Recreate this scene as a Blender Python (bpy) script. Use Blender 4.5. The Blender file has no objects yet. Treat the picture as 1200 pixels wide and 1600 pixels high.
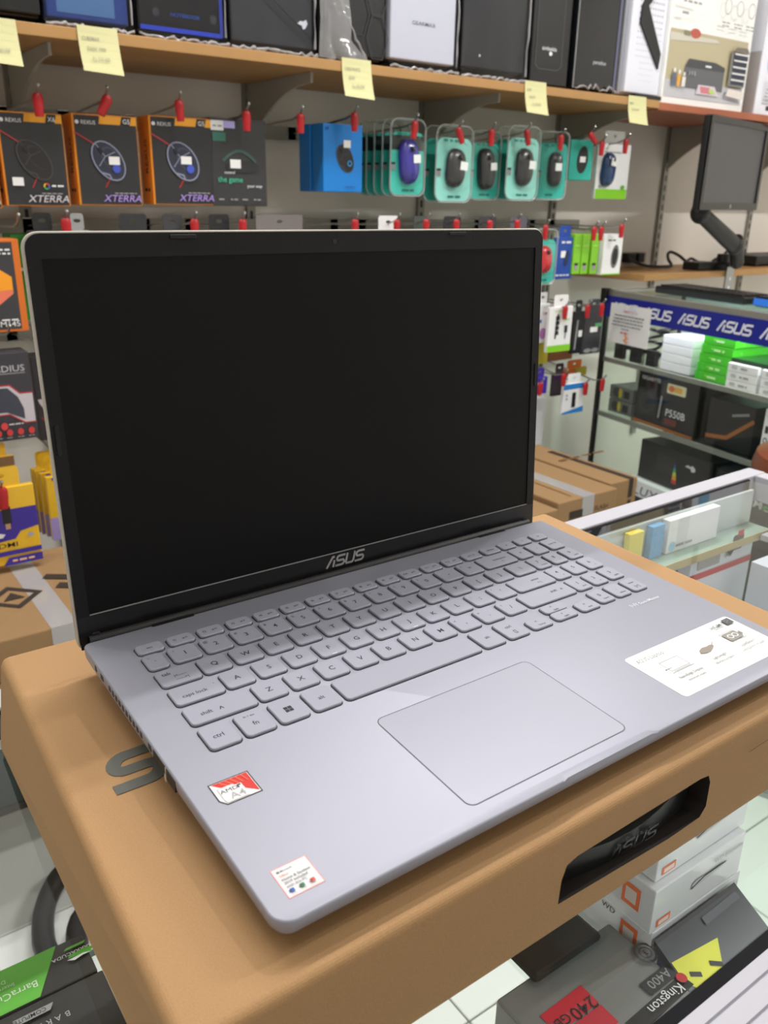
import bpy, bmesh, math, random
from mathutils import Vector, Matrix
from mathutils.geometry import tessellate_polygon
random.seed(7)
SC = bpy.context.scene
COL = SC.collection
PI = math.pi

# ------------------------------------------------------------------ camera, world, light, exposure
FPX = 1316.79                                   # focal length in pixels of the 1200x1600 frame
RX = Vector((0.8145325, -0.5798116, 0.0188530))  # camera right, down, forward in the world
RY = Vector((-0.1887606, -0.2956251, -0.9364696))
RZ = Vector((0.5485493, 0.7592262, -0.3502418))
CAM = Vector((-0.1072127, -0.2079651, 1.2477796))
cd = bpy.data.cameras.new('camera')
cam = bpy.data.objects.new('camera', cd); COL.objects.link(cam)
m3 = Matrix((RX, -RY, -RZ)).transposed()
cam.matrix_world = Matrix.Translation(CAM) @ m3.to_4x4()
cd.sensor_fit = 'VERTICAL'; cd.sensor_height = 24.0
cd.lens = FPX / 1600 * 24.0
cd.clip_start = 0.01; cd.clip_end = 50
cd.dof.use_dof = True; cd.dof.focus_distance = 0.52; cd.dof.aperture_fstop = 11.0
SC.camera = cam
SC.view_settings.view_transform = 'Standard'
try: SC.view_settings.look = 'None'
except Exception: pass
SC.view_settings.gamma = 1.0
SC.view_settings.use_curve_mapping = False
SC.view_settings.exposure = 0.0
wd = bpy.data.worlds.new('world'); SC.world = wd; wd.use_nodes = True
wd.node_tree.nodes['Background'].inputs[0].default_value = (0.80, 0.84, 0.95, 1)
wd.node_tree.nodes['Background'].inputs[1].default_value = 0.17
CEIL = 2.95
COUNTER_FILL_W = 0.8          # unseen strip added under the counter's front rail to brighten the inside
# ceiling tubes: (x, y, length, along x?, watts)
TUBES = [(0.20, 0.88, 1.2, True, 20), (1.35, 1.0, 1.2, True, 17), (-1.1, 0.9, 1.2, True, 8),
         (0.2, -0.45, 1.2, True, 3), (2.9, -0.15, 1.2, True, 50), (0.2, -1.7, 1.2, True, 3), (2.2, -1.7, 1.2, True, 5)]
BULBS = [(1.04, 0.55, 8)]
CAB_FILL_W = 4.0           # unseen strip added under the cabinet header to brighten its boxes


def ray(u, v):
    return RX * ((u - 600) / FPX) + RY * ((v - 800) / FPX) + RZ


def at(u, v, x=None, y=None, z=None):
    """the world point that the photograph shows at pixel (u, v), on the plane x=, y= or z="""
    d = ray(u, v)
    if y is not None: t = (y - CAM.y) / d.y
    elif z is not None: t = (z - CAM.z) / d.z
    else: t = (x - CAM.x) / d.x
    return CAM + d * t


def front(u0, v0, u1, v1, y):
    """x0, x1, z0, z1 of a front face in the plane y that fills the pixel box"""
    um, vm = (u0 + u1) / 2, (v0 + v1) / 2
    return at(u0, vm, y=y).x, at(u1, vm, y=y).x, at(um, v1, y=y).z, at(um, v0, y=y).z


# ------------------------------------------------------------------ materials
def lin(c):
    c = c / 255
    return c / 12.92 if c <= 0.04045 else ((c + 0.055) / 1.055) ** 2.4


MATS = {}


def M(name, rgb=(128, 128, 128), rough=0.5, metal=0.0, bump=0.0, scale=300.0, vary=0.0, coat=0.0, emit=0.0, spec=0.5):
    if name in MATS: return MATS[name]
    m = bpy.data.materials.new(name); m.use_nodes = True
    nt = m.node_tree; b = nt.nodes['Principled BSDF']
    c = (lin(rgb[0]), lin(rgb[1]), lin(rgb[2]), 1)
    b.inputs['Base Color'].default_value = c
    b.inputs['Roughness'].default_value = rough
    b.inputs['Metallic'].default_value = metal
    b.inputs['Specular IOR Level'].default_value = spec
    if coat: b.inputs['Coat Weight'].default_value = coat; b.inputs['Coat Roughness'].default_value = 0.08
    if emit:
        b.inputs['Emission Color'].default_value = c; b.inputs['Emission Strength'].default_value = emit
    if bump or vary:
        tc = nt.nodes.new('ShaderNodeTexCoord'); n = nt.nodes.new('ShaderNodeTexNoise')
        n.inputs['Scale'].default_value = scale; n.inputs['Detail'].default_value = 5
        nt.links.new(tc.outputs['Object'], n.inputs['Vector'])
        if vary:
            r = nt.nodes.new('ShaderNodeMixRGB'); r.blend_type = 'MULTIPLY'; r.inputs[0].default_value = 1
            r.inputs[1].default_value = c
            cr = nt.nodes.new('ShaderNodeValToRGB')
            cr.color_ramp.elements[0].position = 0.3; cr.color_ramp.elements[1].position = 0.7
            lo = 1 - vary
            cr.color_ramp.elements[0].color = (lo, lo, lo, 1); cr.color_ramp.elements[1].color = (1, 1, 1, 1)
            nt.links.new(n.outputs['Fac'], cr.inputs[0]); nt.links.new(cr.outputs[0], r.inputs[2])
            nt.links.new(r.outputs[0], b.inputs['Base Color'])
        if bump:
            bp = nt.nodes.new('ShaderNodeBump'); bp.inputs['Strength'].default_value = bump; bp.inputs['Distance'].default_value = 0.0005
            nt.links.new(n.outputs['Fac'], bp.inputs['Height']); nt.links.new(bp.outputs[0], b.inputs['Normal'])
    MATS[name] = m; return m


def MC(rgb, rough=0.5, **k):
    return M('ink_%d_%d_%d_%d' % (*rgb, int(rough * 100)), rgb, rough, **k)


def clear(name, tint, rough=0.05, ior=1.45, haze=0.0, bump=0.0, scale=30):
    """thin glass or film: what lies behind, tinted, plus the surface reflection"""
    if name in MATS: return MATS[name]
    m = bpy.data.materials.new(name); m.use_nodes = True
    nt = m.node_tree; nt.nodes.clear()
    o = nt.nodes.new('ShaderNodeOutputMaterial'); mx = nt.nodes.new('ShaderNodeMixShader')
    t = nt.nodes.new('ShaderNodeBsdfTransparent'); g = nt.nodes.new('ShaderNodeBsdfGlossy'); f = nt.nodes.new('ShaderNodeFresnel')
    f.inputs['IOR'].default_value = ior
    t.inputs[0].default_value = (lin(tint[0]), lin(tint[1]), lin(tint[2]), 1)
    g.inputs['Roughness'].default_value = rough
    g.inputs[0].default_value = (1, 1, 1, 1)
    gm = nt.nodes.new('ShaderNodeNewGeometry'); mu = nt.nodes.new('ShaderNodeMath'); mu.operation = 'MULTIPLY_ADD'
    inv = nt.nodes.new('ShaderNodeMath'); inv.operation = 'SUBTRACT'; inv.inputs[0].default_value = 1.0
    nt.links.new(gm.outputs['Backfacing'], inv.inputs[1])            # reflect once, where the ray enters the pane
    mu.inputs[2].default_value = 0.0
    nt.links.new(f.outputs[0], mu.inputs[0]); nt.links.new(inv.outputs[0], mu.inputs[1])
    nt.links.new(mu.outputs[0], mx.inputs[0]); nt.links.new(g.outputs[0], mx.inputs[2])
    if haze:
        d = nt.nodes.new('ShaderNodeBsdfDiffuse'); d.inputs[0].default_value = (0.8, 0.8, 0.82, 1)
        m2 = nt.nodes.new('ShaderNodeMixShader'); m2.inputs[0].default_value = haze
        nt.links.new(t.outputs[0], m2.inputs[1]); nt.links.new(d.outputs[0], m2.inputs[2])
        nt.links.new(m2.outputs[0], mx.inputs[1])
    else:
        nt.links.new(t.outputs[0], mx.inputs[1])
    if bump:
        n = nt.nodes.new('ShaderNodeTexNoise'); n.inputs['Scale'].default_value = scale
        tc = nt.nodes.new('ShaderNodeTexCoord'); nt.links.new(tc.outputs['Object'], n.inputs['Vector'])
        bp = nt.nodes.new('ShaderNodeBump'); bp.inputs['Strength'].default_value = bump; bp.inputs['Distance'].default_value = 0.01
        nt.links.new(n.outputs['Fac'], bp.inputs['Height'])
        nt.links.new(bp.outputs[0], g.inputs['Normal']); nt.links.new(bp.outputs[0], f.inputs['Normal'])
    nt.links.new(mx.outputs[0], o.inputs[0])
    MATS[name] = m; return m


KRAFT = M('kraft_cardboard', (183, 143, 98), 0.75, bump=0.3, scale=1500, vary=0.16)
KRAFT2 = M('brown_carton', (152, 120, 82), 0.8, bump=0.2, scale=500, vary=0.10)
SILVER = M('silver_paint', (160, 162, 176), 0.48, 0.30, bump=0.04, scale=2500)
SILVERKEY = M('silver_key', (160, 162, 176), 0.48, 0.26, bump=0.06, scale=3000)
SILVERSHELL = M('silver_shell', (205, 200, 192), 0.4, 0.3)
GAPSHADE = M('key_gap', (22, 22, 25), 0.7)  # dark colour standing for the shade round each key
BLACK = M('black_plastic', (16, 16, 18), 0.45)
BLACKG = M('black_gloss', (10, 10, 12), 0.12)
BEZEL = M('bezel_black', (15, 16, 21), 0.5, spec=0.3, bump=0.35, scale=1400)
SCREEN = M('matte_screen', (5, 5, 6), 0.45, spec=0.2)
DARK = M('dark_grey', (52, 53, 56), 0.5)
MID = M('mid_grey', (110, 110, 112), 0.5)
WHITE = M('white_paint', (235, 235, 238), 0.4)
PAPER = M('white_paper', (236, 236, 238), 0.7)
RED = M('red_clip', (172, 20, 30), 0.4)
STEEL = M('steel', (170, 172, 172), 0.3, 0.9)
ALU = M('grey_aluminium', (150, 148, 140), 0.45, 0.4)
WOOD = M('beech_board', (174, 132, 80), 0.5, vary=0.12, scale=14)
WOODR = M('red_board', (168, 96, 66), 0.5, vary=0.15, scale=14)
GLASS = clear('counter_glass', (252, 254, 253), 0.02)
GLASSG = clear('green_glass', (244, 251, 247), 0.03)
GEDGE = M('green_glass_edge', (96, 128, 116), 0.2)
FILM = clear('plastic_film', (232, 234, 240), 0.16, ior=1.45, haze=0.0, bump=0.18, scale=14)
FILMH = clear('loose_film', (225, 228, 232), 0.12, ior=1.6, haze=0.22, bump=0.9, scale=26)
SHELL = clear('blister_shell', (250, 253, 252), 0.08, ior=1.45)


# ------------------------------------------------------------------ mesh builder
class MB:
    def __init__(s): s.v = []; s.f = []; s.m = []; s.mats = []

    def mi(s, mat):
        if mat not in s.mats: s.mats.append(mat)
        return s.mats.index(mat)

    def add(s, vs, fs, mat, T=None):
        o = len(s.v); k = s.mi(mat)
        s.v += [tuple(T @ Vector(p)) if T else tuple(p) for p in vs]
        for f in fs: s.f.append([i + o for i in f]); s.m.append(k)
        return s

    def box(s, x0, y0, z0, x1, y1, z1, mat, T=None):
        v = [(x0, y0, z0), (x1, y0, z0), (x1, y1, z0), (x0, y1, z0), (x0, y0, z1), (x1, y0, z1), (x1, y1, z1), (x0, y1, z1)]
        return s.hexa(v, mat, T)

    def hexa(s, v, mat, T=None):
        return s.add(v, [(0, 3, 2, 1), (4, 5, 6, 7), (0, 1, 5, 4), (1, 2, 6, 5), (2, 3, 7, 6), (3, 0, 4, 7)], mat, T)

    def bbox(s, x0, y0, z0, x1, y1, z1, r, mat, T=None, seg=2):
        return s.bhexa([(x0, y0, z0), (x1, y0, z0), (x1, y1, z0), (x0, y1, z0), (x0, y0, z1), (x1, y0, z1), (x1, y1, z1), (x0, y1, z1)], r, mat, T, seg)

    def bhexa(s, v, r, mat, T=None, seg=2):
        bm = bmesh.new(); vs = [bm.verts.new(p) for p in v]
        for f in [(0, 3, 2, 1), (4, 5, 6, 7), (0, 1, 5, 4), (1, 2, 6, 5), (2, 3, 7, 6), (3, 0, 4, 7)]: bm.faces.new([vs[i] for i in f])
        bmesh.ops.bevel(bm, geom=bm.edges[:] + bm.verts[:], offset=r, segments=seg, affect='EDGES', profile=0.5)
        bm.verts.index_update()
        s.add([p.co.copy() for p in bm.verts], [[q.index for q in f.verts] for f in bm.faces], mat, T); bm.free(); return s

    def loft(s, rings, mat, T=None, cap0=True, cap1=True):
        n = len(rings[0]); v = [p for r in rings for p in r]; f = []
        for k in range(len(rings) - 1):
            for i in range(n):
                j = (i + 1) % n
                f.append((k * n + i, k * n + j, (k + 1) * n + j, (k + 1) * n + i))
        if cap0: f.append(tuple(reversed(range(n))))
        if cap1: f.append(tuple(range((len(rings) - 1) * n, len(rings) * n)))
        return s.add(v, f, mat, T)

    def tube(s, pts, r, mat, n=8, T=None, closed=False):
        pts = [Vector(p) for p in pts]; rr = r if isinstance(r, (list, tuple)) else [r] * len(pts)
        rings = []; up = None
        for i, p in enumerate(pts):
            a = pts[max(0, i - 1)]; b = pts[min(len(pts) - 1, i + 1)]
            d = (b - a).normalized()
            if up is None: up = Vector((0, 0, 1)) if abs(d.z) < 0.9 else Vector((1, 0, 0))
            x = d.cross(up).normalized(); y = x.cross(d).normalized(); up = y
            rings.append([p + (x * math.cos(2 * PI * k / n) + y * math.sin(2 * PI * k / n)) * rr[i] for k in range(n)])
        return s.loft([list(reversed(q)) for q in rings], mat, T)

    def lathe(s, prof, mat, n=16, T=None):
        rings = [[(r * math.cos(2 * PI * k / n), r * math.sin(2 * PI * k / n), z) for k in range(n)] for r, z in prof]
        return s.loft(rings, mat, T)

    def ball(s, c, rx, ry, rz, mat, n=16, k=9, T=None, zmin=-1.0):
        c = Vector(c); rings = []
        for i in range(k):
            a = math.asin(zmin) + (PI / 2 * 0.985 - math.asin(zmin)) * i / (k - 1)
            rings.append([c + Vector((rx * math.cos(a) * math.cos(2 * PI * j / n), ry * math.cos(a) * math.sin(2 * PI * j / n), rz * math.sin(a))) for j in range(n)])
        return s.loft(rings, mat, T)

    def prism(s, outline, z0, z1, mat, T=None, bev=0.0):
        """outline (ccw, x y) raised from z0 to z1, top edge softened"""
        if bev:
            ins = inset(outline, bev)
            rings = [[(x, y, z0) for x, y in outline], [(x, y, z1 - bev) for x, y in outline],
                     [((x + 2 * a) / 3, (y + 2 * b) / 3, z1 - bev * 0.25) for (x, y), (a, b) in zip(outline, ins)], [(x, y, z1) for x, y in ins]]
        else: rings = [[(x, y, z0) for x, y in outline], [(x, y, z1) for x, y in outline]]
        return s.loft(rings, mat, T)

    def holed(s, outer, holes, z0, z1, mat, T=None):
        loops = [outer] + holes
        tri = tessellate_polygon([[Vector((x, y, 0)) for x, y in l] for l in loops])
        flat = [p for l in loops for p in l]; n = len(flat)
        v = [(x, y, z1) for x, y in flat] + [(x, y, z0) for x, y in flat]; f = []
        for t in tri:
            a, b, c = [Vector(flat[i] + (0,)) for i in t]
            t = t if (b - a).cross(c - a).z > 0 else tuple(reversed(t))
            f.append(tuple(t)); f.append(tuple(i + n for i in reversed(t)))
        o = 0
        for li, l in enumerate(loops):
            for i in range(len(l)):
                j = (i + 1) % len(l)
                q = (o + i, o + i + n, o + j + n, o + j)
                f.append(q)
            o += len(l)
        return s.add(v, f, mat, T)

    def mesh(s, name, smooth=False):
        me = bpy.data.meshes.new(name); me.from_pydata([tuple(p) for p in s.v], [], s.f)
        for m in s.mats: me.materials.append(m)
        me.polygons.foreach_set('material_index', s.m)
        if smooth:
            me.polygons.foreach_set('use_smooth', [True] * len(s.f))
            try: me.set_sharp_from_angle(angle=math.radians(38))
            except Exception: pass
        me.update(); return me

    def obj(s, name, parent=None, smooth=False, loc=None, rot=None):
        return ob(name, s.mesh(name, smooth), parent, loc, rot)


def inset(o, d):
    n = len(o); r = []
    for i in range(n):
        a = Vector(o[i - 1]); b = Vector(o[i]); c = Vector(o[(i + 1) % n])
        e1 = (b - a).normalized(); e2 = (c - b).normalized()
        n1 = Vector((-e1.y, e1.x)); n2 = Vector((-e2.y, e2.x)); m = n1 + n2
        m = m / max(0.3, m.length_squared) * 2
        r.append((b.x + m.x * d, b.y + m.y * d))
    return r


def rrect(x0, y0, x1, y1, r, n=5, rs=None):
    rs = rs or (r, r, r, r); p = []           # corners: bl, br, tr, tl
    for (cx, cy, a0, q) in ((x0 + rs[0], y0 + rs[0], PI, rs[0]), (x1 - rs[1], y0 + rs[1], 1.5 * PI, rs[1]), (x1 - rs[2], y1 - rs[2], 0, rs[2]), (x0 + rs[3], y1 - rs[3], 0.5 * PI, rs[3])):
        for k in range(n + 1):
            a = a0 + k * PI / 2 / n; p.append((cx + q * math.cos(a), cy + q * math.sin(a)))
    return p


def ob(name, me, parent=None, loc=None, rot=None):
    o = bpy.data.objects.new(name, me); COL.objects.link(o)
    if parent is not None: o.parent = parent
    if loc is not None: o.location = loc
    if rot is not None: o.rotation_euler = rot
    return o


def tag(o, label, cat, group=None):
    o['label'] = label; o['category'] = cat
    if group: o['group'] = group
    return o


def thing(name, label, cat, loc=(0, 0, 0), rz=0.0, group=None):
    return tag(ob(name, None, None, loc, (0, 0, rz)), label, cat, group)


def struct(o): o['kind'] = 'structure'; return o


# ------------------------------------------------------------------ print: flat ink laid on a face
TXT = {}


def glyphs(t, bold=0.0):
    if (t, bold) not in TXT:
        c = bpy.data.curves.new('t', 'FONT'); c.body = t; c.resolution_u = 2; c.size = 1; c.offset = bold
        o = bpy.data.objects.new('t', c); me = bpy.data.meshes.new_from_object(o)
        v = [(p.co.x, p.co.y) for p in me.vertices]; f = [tuple(q.vertices) for q in me.polygons]
        bpy.data.objects.remove(o); bpy.data.curves.remove(c); bpy.data.meshes.remove(me)
        w = max([p[0] for p in v] or [0])
        TXT[(t, bold)] = (v, f, w)
    return TXT[(t, bold)]


CAPH = max(p[1] for p in glyphs('H')[0])


class Ink:
    """flat shapes in a face's own 2-D coordinates; fmap(x, y, layer) puts them on the face"""
    def __init__(s, fmap): s.b = MB(); s.fm = fmap; s.k = 0

    def raw(s, pts, faces, mat):
        s.k += 1
        s.b.add([s.fm(x, y, s.k) for x, y in pts], faces, mat)

    def poly(s, pts, mat): s.raw(pts, [tuple(range(len(pts)))], mat); return s

    def rect(s, x0, y0, x1, y1, mat, r=0):
        return s.poly(rrect(x0, y0, x1, y1, r, 4) if r else [(x0, y0), (x1, y0), (x1, y1), (x0, y1)], mat)

    def ell(s, cx, cy, rx, ry, mat, rot=0, n=20):
        c, d = math.cos(rot), math.sin(rot)
        return s.poly([(cx + rx * math.cos(a) * c - ry * math.sin(a) * d, cy + rx * math.cos(a) * d + ry * math.sin(a) * c) for a in [2 * PI * i / n for i in range(n)]], mat)

    def line(s, pts, w, mat, closed=False):
        n = len(pts); L = []; R = []
        for i in range(n):
            b = Vector(pts[i])
            a = Vector(pts[i - 1]) if i or closed else None
            c = Vector(pts[(i + 1) % n]) if i < n - 1 or closed else None
            e1 = (b - a).normalized() if a else (c - b).normalized()
            e2 = (c - b).normalized() if c else e1
            nn = Vector((-e1.y - e2.y, e1.x + e2.x)); l2 = max(0.6, nn.length_squared / 2)
            nn = nn / l2 * w / 2
            L.append((b.x + nn.x, b.y + nn.y)); R.append((b.x - nn.x, b.y - nn.y))
        f = [(n + i, n + i + 1, i + 1, i) for i in range(n - 1)]
        if closed: f.append((2 * n - 1, n, 0, n - 1))
        s.raw(L + R, f, mat); return s

    def ring(s, cx, cy, rx, ry, w, mat, rot=0, n=20):
        c, d = math.cos(rot), math.sin(rot)
        return s.line([(cx + rx * math.cos(a) * c - ry * math.sin(a) * d, cy + rx * math.cos(a) * d + ry * math.sin(a) * c) for a in [2 * PI * i / n for i in range(n)]], w, mat, True)

    def text(s, t, x, y, cap, mat, al='l', shear=0.0, sx=1.0, rot=0.0, bold=0.003):
        v, f, w = glyphs(t, bold); k = cap / CAPH
        if not v: return s
        off = {'l': 0, 'c': -w / 2, 'r': -w}[al]; c, d = math.cos(rot), math.sin(rot)
        pts = [((px + off + py * shear) * k * sx, py * k) for px, py in v]
        s.raw([(x + a * c - b * d, y + a * d + b * c) for a, b in pts], f, mat); return s

    def scrib(s, x, y, w, h, mat, seed=1, words=3):
        """unreadable small print: short dashes"""
        r = random.Random(seed); q = x; e = x + w
        while q < e - h:
            l = min(e - q, h * r.uniform(1.5, 5)); s.rect(q, y, q + l, y + h, mat); q += l + h * 0.9
        return s

    def obj(s, name, parent, **k): return s.b.obj(name, parent, **k)


def front_map(y=0.0, step=0.00025, x0=0.0, z0=0.0): return lambda x, z, k: (x0 + x, y - step * k - 0.0002, z0 + z)
def deck_map(z=0.0, step=0.00004, T=None):
    return lambda x, y, k: (x, y, z + step * k)


def asus(ink, x, y, h, mat, shear=0.28, w=0.155, rot180=False, gap=0.28):
    arc = lambda cx, cy, r, a0, a1: [(cx + r * math.cos(math.radians(a0 + (a1 - a0) * q / 9)), cy + r * math.sin(math.radians(a0 + (a1 - a0) * q / 9))) for q in range(10)]
    S = [(.82, .92)] + arc(.22, .71, .21, 90, 270) + arc(.6, .29, .21, 90, -90) + [(-.04, .08)]
    U = [(.02, 1), (.02, .2), (.13, .08), (.68, .08), (.79, .2), (.79, 1)]
    A1 = [(0, 0), (.42, .92), (.62, .92)]; A2 = [(.66, .62), (.66, 0)]
    out = [(A1, 0), (A2, 0), (S, 0.9), (U, 1.9), (S, 2.9)]
    tot = 3.75
    for p, dx in out:
        pts = [((a + dx + b * shear) * h, b * h) for a, b in p]
        if rot180: pts = [(tot * h - a, h - b) for a, b in pts]
        ink.line([(x + a, y + b) for a, b in pts], w * h, mat)


# ------------------------------------------------------------------ the room
FX0, FX1, FY0, FY1 = -2.4, 4.2, -3.2, 1.95
WALLC = M('wall_paint', (232, 228, 220), 0.75, vary=0.05, scale=3)
struct(MB().box(FX0, FY1, 0, FX1, FY1 + 0.1, CEIL, WALLC).obj('wall_back'))
struct(MB().box(FX0 - 0.1, FY0, 0, FX0, FY1, CEIL, WALLC).obj('wall_left'))
struct(MB().box(FX1, FY0, 0, FX1 + 0.1, FY1, CEIL, WALLC).obj('wall_right'))
struct(MB().box(FX0, FY0 - 0.1, 0, FX1, FY0, CEIL, WALLC).obj('wall_front'))
struct(MB().box(FX0, FY0, CEIL, FX1, FY1, CEIL + 0.1, M('ceiling_paint', (225, 225, 222), 0.8)).obj('ceiling'))
flo = struct(MB().box(FX0, FY0, -0.1, FX1, FY1, -0.004, M('grout', (120, 120, 118), 0.8)).obj('floor'))
TILE = M('white_tile', (240, 242, 241), 0.2)
tm = MB().bbox(0, 0, -0.012, 0.597, 0.597, 0, 0.0015, TILE, seg=1).mesh('tile')
ty = FY0
g0 = 1.105 + 0.0           # the joint that the photograph shows through the counter
y = g0 - 8 * 0.6
while y < FY1 - 0.05:
    x = FX0
    while x < FX1 - 0.3:
        if y > FY0 - 0.05 and y + 0.6 < FY1 + 0.3: ob('tile', tm, flo, (x, y + 0.0015, 0))
        x += 0.6
    y += 0.6

# ceiling lights above the picture: some read from shadows, others added as fill
for n_, (lx, ly, ll, ax, pw) in enumerate(TUBES):
    t = thing('ceiling_light', 'white ceiling batten light, ' + ('behind the laptop', 'added to light the glass cabinet', 'far left behind the counter', 'above the camera', 'right of the camera', 'added as fill far behind the camera', 'added as fill far right behind the camera')[n_], 'lamp', (lx, ly, CEIL), 0, 'ceiling tube lights')
    MB().box(-ll / 2, -0.04, -0.05, ll / 2, 0.04, 0, WHITE).obj('housing', t)
    MB().tube([(-ll / 2 + .02, 0, -0.072), (ll / 2 - .02, 0, -0.072)], 0.014, M('lit_tube', (255, 252, 246), 0.4, emit=3.0), 10).obj('tube', t)
    ld = bpy.data.lights.new('tube_light', 'AREA'); ld.shape = 'RECTANGLE'; ld.size = ll; ld.size_y = 0.05; ld.energy = pw
    ld.color = (1.0, 0.965, 0.93)
    lo = bpy.data.objects.new('tube_light', ld); COL.objects.link(lo); lo.parent = t; lo.location = (0, 0, -0.09)

for (lx, ly, pw) in BULBS:
    t = thing('ceiling_bulb', 'round white ceiling bulb in a lampholder, above the right end of the counter', 'lamp', (lx, ly, CEIL))
    MB().lathe([(.05, 0), (.05, -.03), (.03, -.05), (.022, -.07)], WHITE, 16).obj('lampholder', t, True)
    MB().ball((0, 0, -.10), .04, .04, .04, M('lit_tube', (255, 252, 246), 0.4, emit=3.0), 16, 10).obj('bulb', t, True)
    ld = bpy.data.lights.new('bulb_light', 'AREA'); ld.shape = 'DISK'; ld.size = .07; ld.energy = pw; ld.color = (1.0, .97, .94)
    lo = bpy.data.objects.new('bulb_light', ld); COL.objects.link(lo); lo.parent = t; lo.location = (0, 0, -.145)

# ------------------------------------------------------------------ wall fittings
SH_Y = 1.57                                    # front edge of the upper shelf
shz1 = at(400, 78.5, y=SH_Y).z; SHT = 0.021; SHTOP = shz1
shx_mid = at(1031, 160, y=SH_Y).x
s1 = MB().bbox(-1.6, SH_Y, SHTOP - SHT, shx_mid, FY1 - 0.012, SHTOP, 0.0012, WOOD).obj('wall_shelf')
tag(s1, 'long light beech wall shelf carrying the computer cases, sticky notes along its edge', 'shelf')
s2 = MB().bbox(shx_mid + 0.002, SH_Y + 0.004, SHTOP - 0.024, 3.6, FY1 - 0.012, SHTOP - 0.003, 0.0012, WOODR).obj('wall_shelf')
tag(s2, 'reddish brown wall shelf board carrying the printer box, right of the beech shelf', 'shelf')
for i, sx in enumerate((0.415, 0.988, 1.56, 2.13, 2.71, 3.3)):
    st = thing('wall_standard', ['slotted steel upright on the wall behind the mouse boxes at far left', 'slotted steel upright on the wall behind the dark game mouse box', 'slotted steel upright on the wall above the purple mouse pack',
                'slotted steel upright on the wall above the rightmost hanging mouse packs', 'slotted steel upright on the bare wall left of the monitor', 'slotted steel upright on the wall behind the monitor'][i], 'upright', (sx, FY1, 0.35))
    MB().box(-0.012, -0.012, 0, 0.012, 0, 2.1, ALU).obj('channel', st)
    b = MB()
    for k in range(60): b.box(-0.004, -0.0125, 0.02 + k * 0.034, 0.004, -0.0119, 0.04 + k * 0.034, BLACK)
    o = b.obj('slots', st); o['kind'] = 'stuff'
    b = MB()
    n = 10
    pts = [(-0.33, SHTOP - SHT - 0.35 - 0.004)] + [(-0.33 + 0.31 * k / n, SHTOP - SHT - 0.35 - 0.022 - 0.12 * (k / n) ** 2.2) for k in range(n + 1)] + [(-0.0125, SHTOP - SHT - 0.35 - 0.11), (-0.0125, SHTOP - SHT - 0.35 - 0.0005), (-0.33, SHTOP - SHT - 0.3505)]
    b.loft([[(-0.003, p, q) for p, q in pts], [(0.003, p, q) for p, q in pts]], M('bracket_grey', (160, 157, 147), 0.5))
    o = b.obj('bracket', st)

# rails that the hooks sit on
RAILZ = []
for i, (u, v) in enumerate(((60, 190), (500, 372), (880, 497), (880, 602))):
    z = at(u, v, y=1.72).z
    RAILZ.append(z)
RAILZ = [1.400, 1.170, 0.930, 0.715]
rl = ['upper grey hook rail on the wall, with the mouse boxes and mouse packs', 'second grey hook rail, its row of packs mostly behind the laptop screen', 'third grey hook rail on the wall beside the glass cabinet', 'lowest grey hook rail on the wall beside the glass cabinet']
for z, l in zip(RAILZ, rl):
    r = thing('hook_rail', l, 'rail', (0, FY1 - 0.012, z))
    MB().box(-1.2, -0.012, -0.016, 2.13 if z < 1.1 else 2.25, 0, 0.016, ALU).obj('bar', r)


def hook(u, v, label, y=1.615, clip=True, zr=None, cliprot=0.0, name='display_hook', group=None):
    """single-prong hook whose tip and red price clip show at pixel (u, v)"""
    p = at(u, v, y=y + 0.02)
    zr = zr if zr is not None else min(RAILZ, key=lambda z: abs(z - p.z - 0.01))
    t = thing(name, label, 'hook', (p.x, FY1 - 0.024, zr), 0, group)
    L = FY1 - 0.024 - y; dz = p.z + 0.012 - zr
    MB().tube([(0, 0, 0), (0, -0.02, 0.002), (0, -L + 0.05, dz - 0.004), (0, -L + 0.015, dz + 0.004), (0, -L, dz + 0.018)], 0.0024, STEEL, 6).ball((0, -L, dz + 0.02), .004, .004, .004, STEEL, 8, 5).obj('prong', t, True)
    MB().box(-0.012, 0, -0.018, 0.012, 0.004, 0.018, STEEL).obj('back_plate', t)
    if clip:
        c = MB()
        n = 10
        ring = lambda r, z, q=1.0: [(r * q * math.cos(2 * PI * k / n), r * math.sin(2 * PI * k / n) * 0.6, z) for k in range(n)]
        c.loft([ring(.008, -.03), ring(.0085, -.026), ring(.0105, .002), ring(.009, .008), ring(.006, .011)], RED)
        c.obj('price_clip', t, True, (0, -L + 0.012, dz - 0.004), (0, cliprot, 0))
    return t


HOOKS1 = [(58, 163, 'red-clipped hook above the leftmost orange-edged mouse box', 0), (165, 165, 'hook with a tilted red clip above the second orange-edged mouse box', 0.5), (278, 172, 'red-clipped hook above the third orange-edged mouse box', -0.05),
          (383, 188, 'red-clipped hook above the dark box that reads the game', 0), (467, 192, 'bare red-clipped hook between the dark game box and the blue mouse box', 0), (551, 190, 'red-clipped hook above the blue mouse box', 0),
          (645, 202, 'red-clipped hook above the purple mouse pack', 0.1), (714, 211, 'hook with a tilted red clip on the first pale teal pack with a black mouse', -0.45), (765, 214, 'red-clipped hook on the darker teal pack in the middle of the mouse packs', 0),
          (820, 214, 'hook with a tilted red clip on the second pale teal pack with a black mouse', -0.3), (873, 222, 'red-clipped hook on the narrow turned teal mouse pack', 0), (920, 217, 'hook with a tilted red clip above the teal mouse carton', -0.9),
          (937, 231, 'red-clipped hook just left of the blue mouse pack with a green foot', 0), (974, 228, 'rightmost red-clipped hook of the upper rail, above the green-footed pack', 0)]
for u, v, l, r in HOOKS1: hook(u, v, l, cliprot=r)
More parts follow.
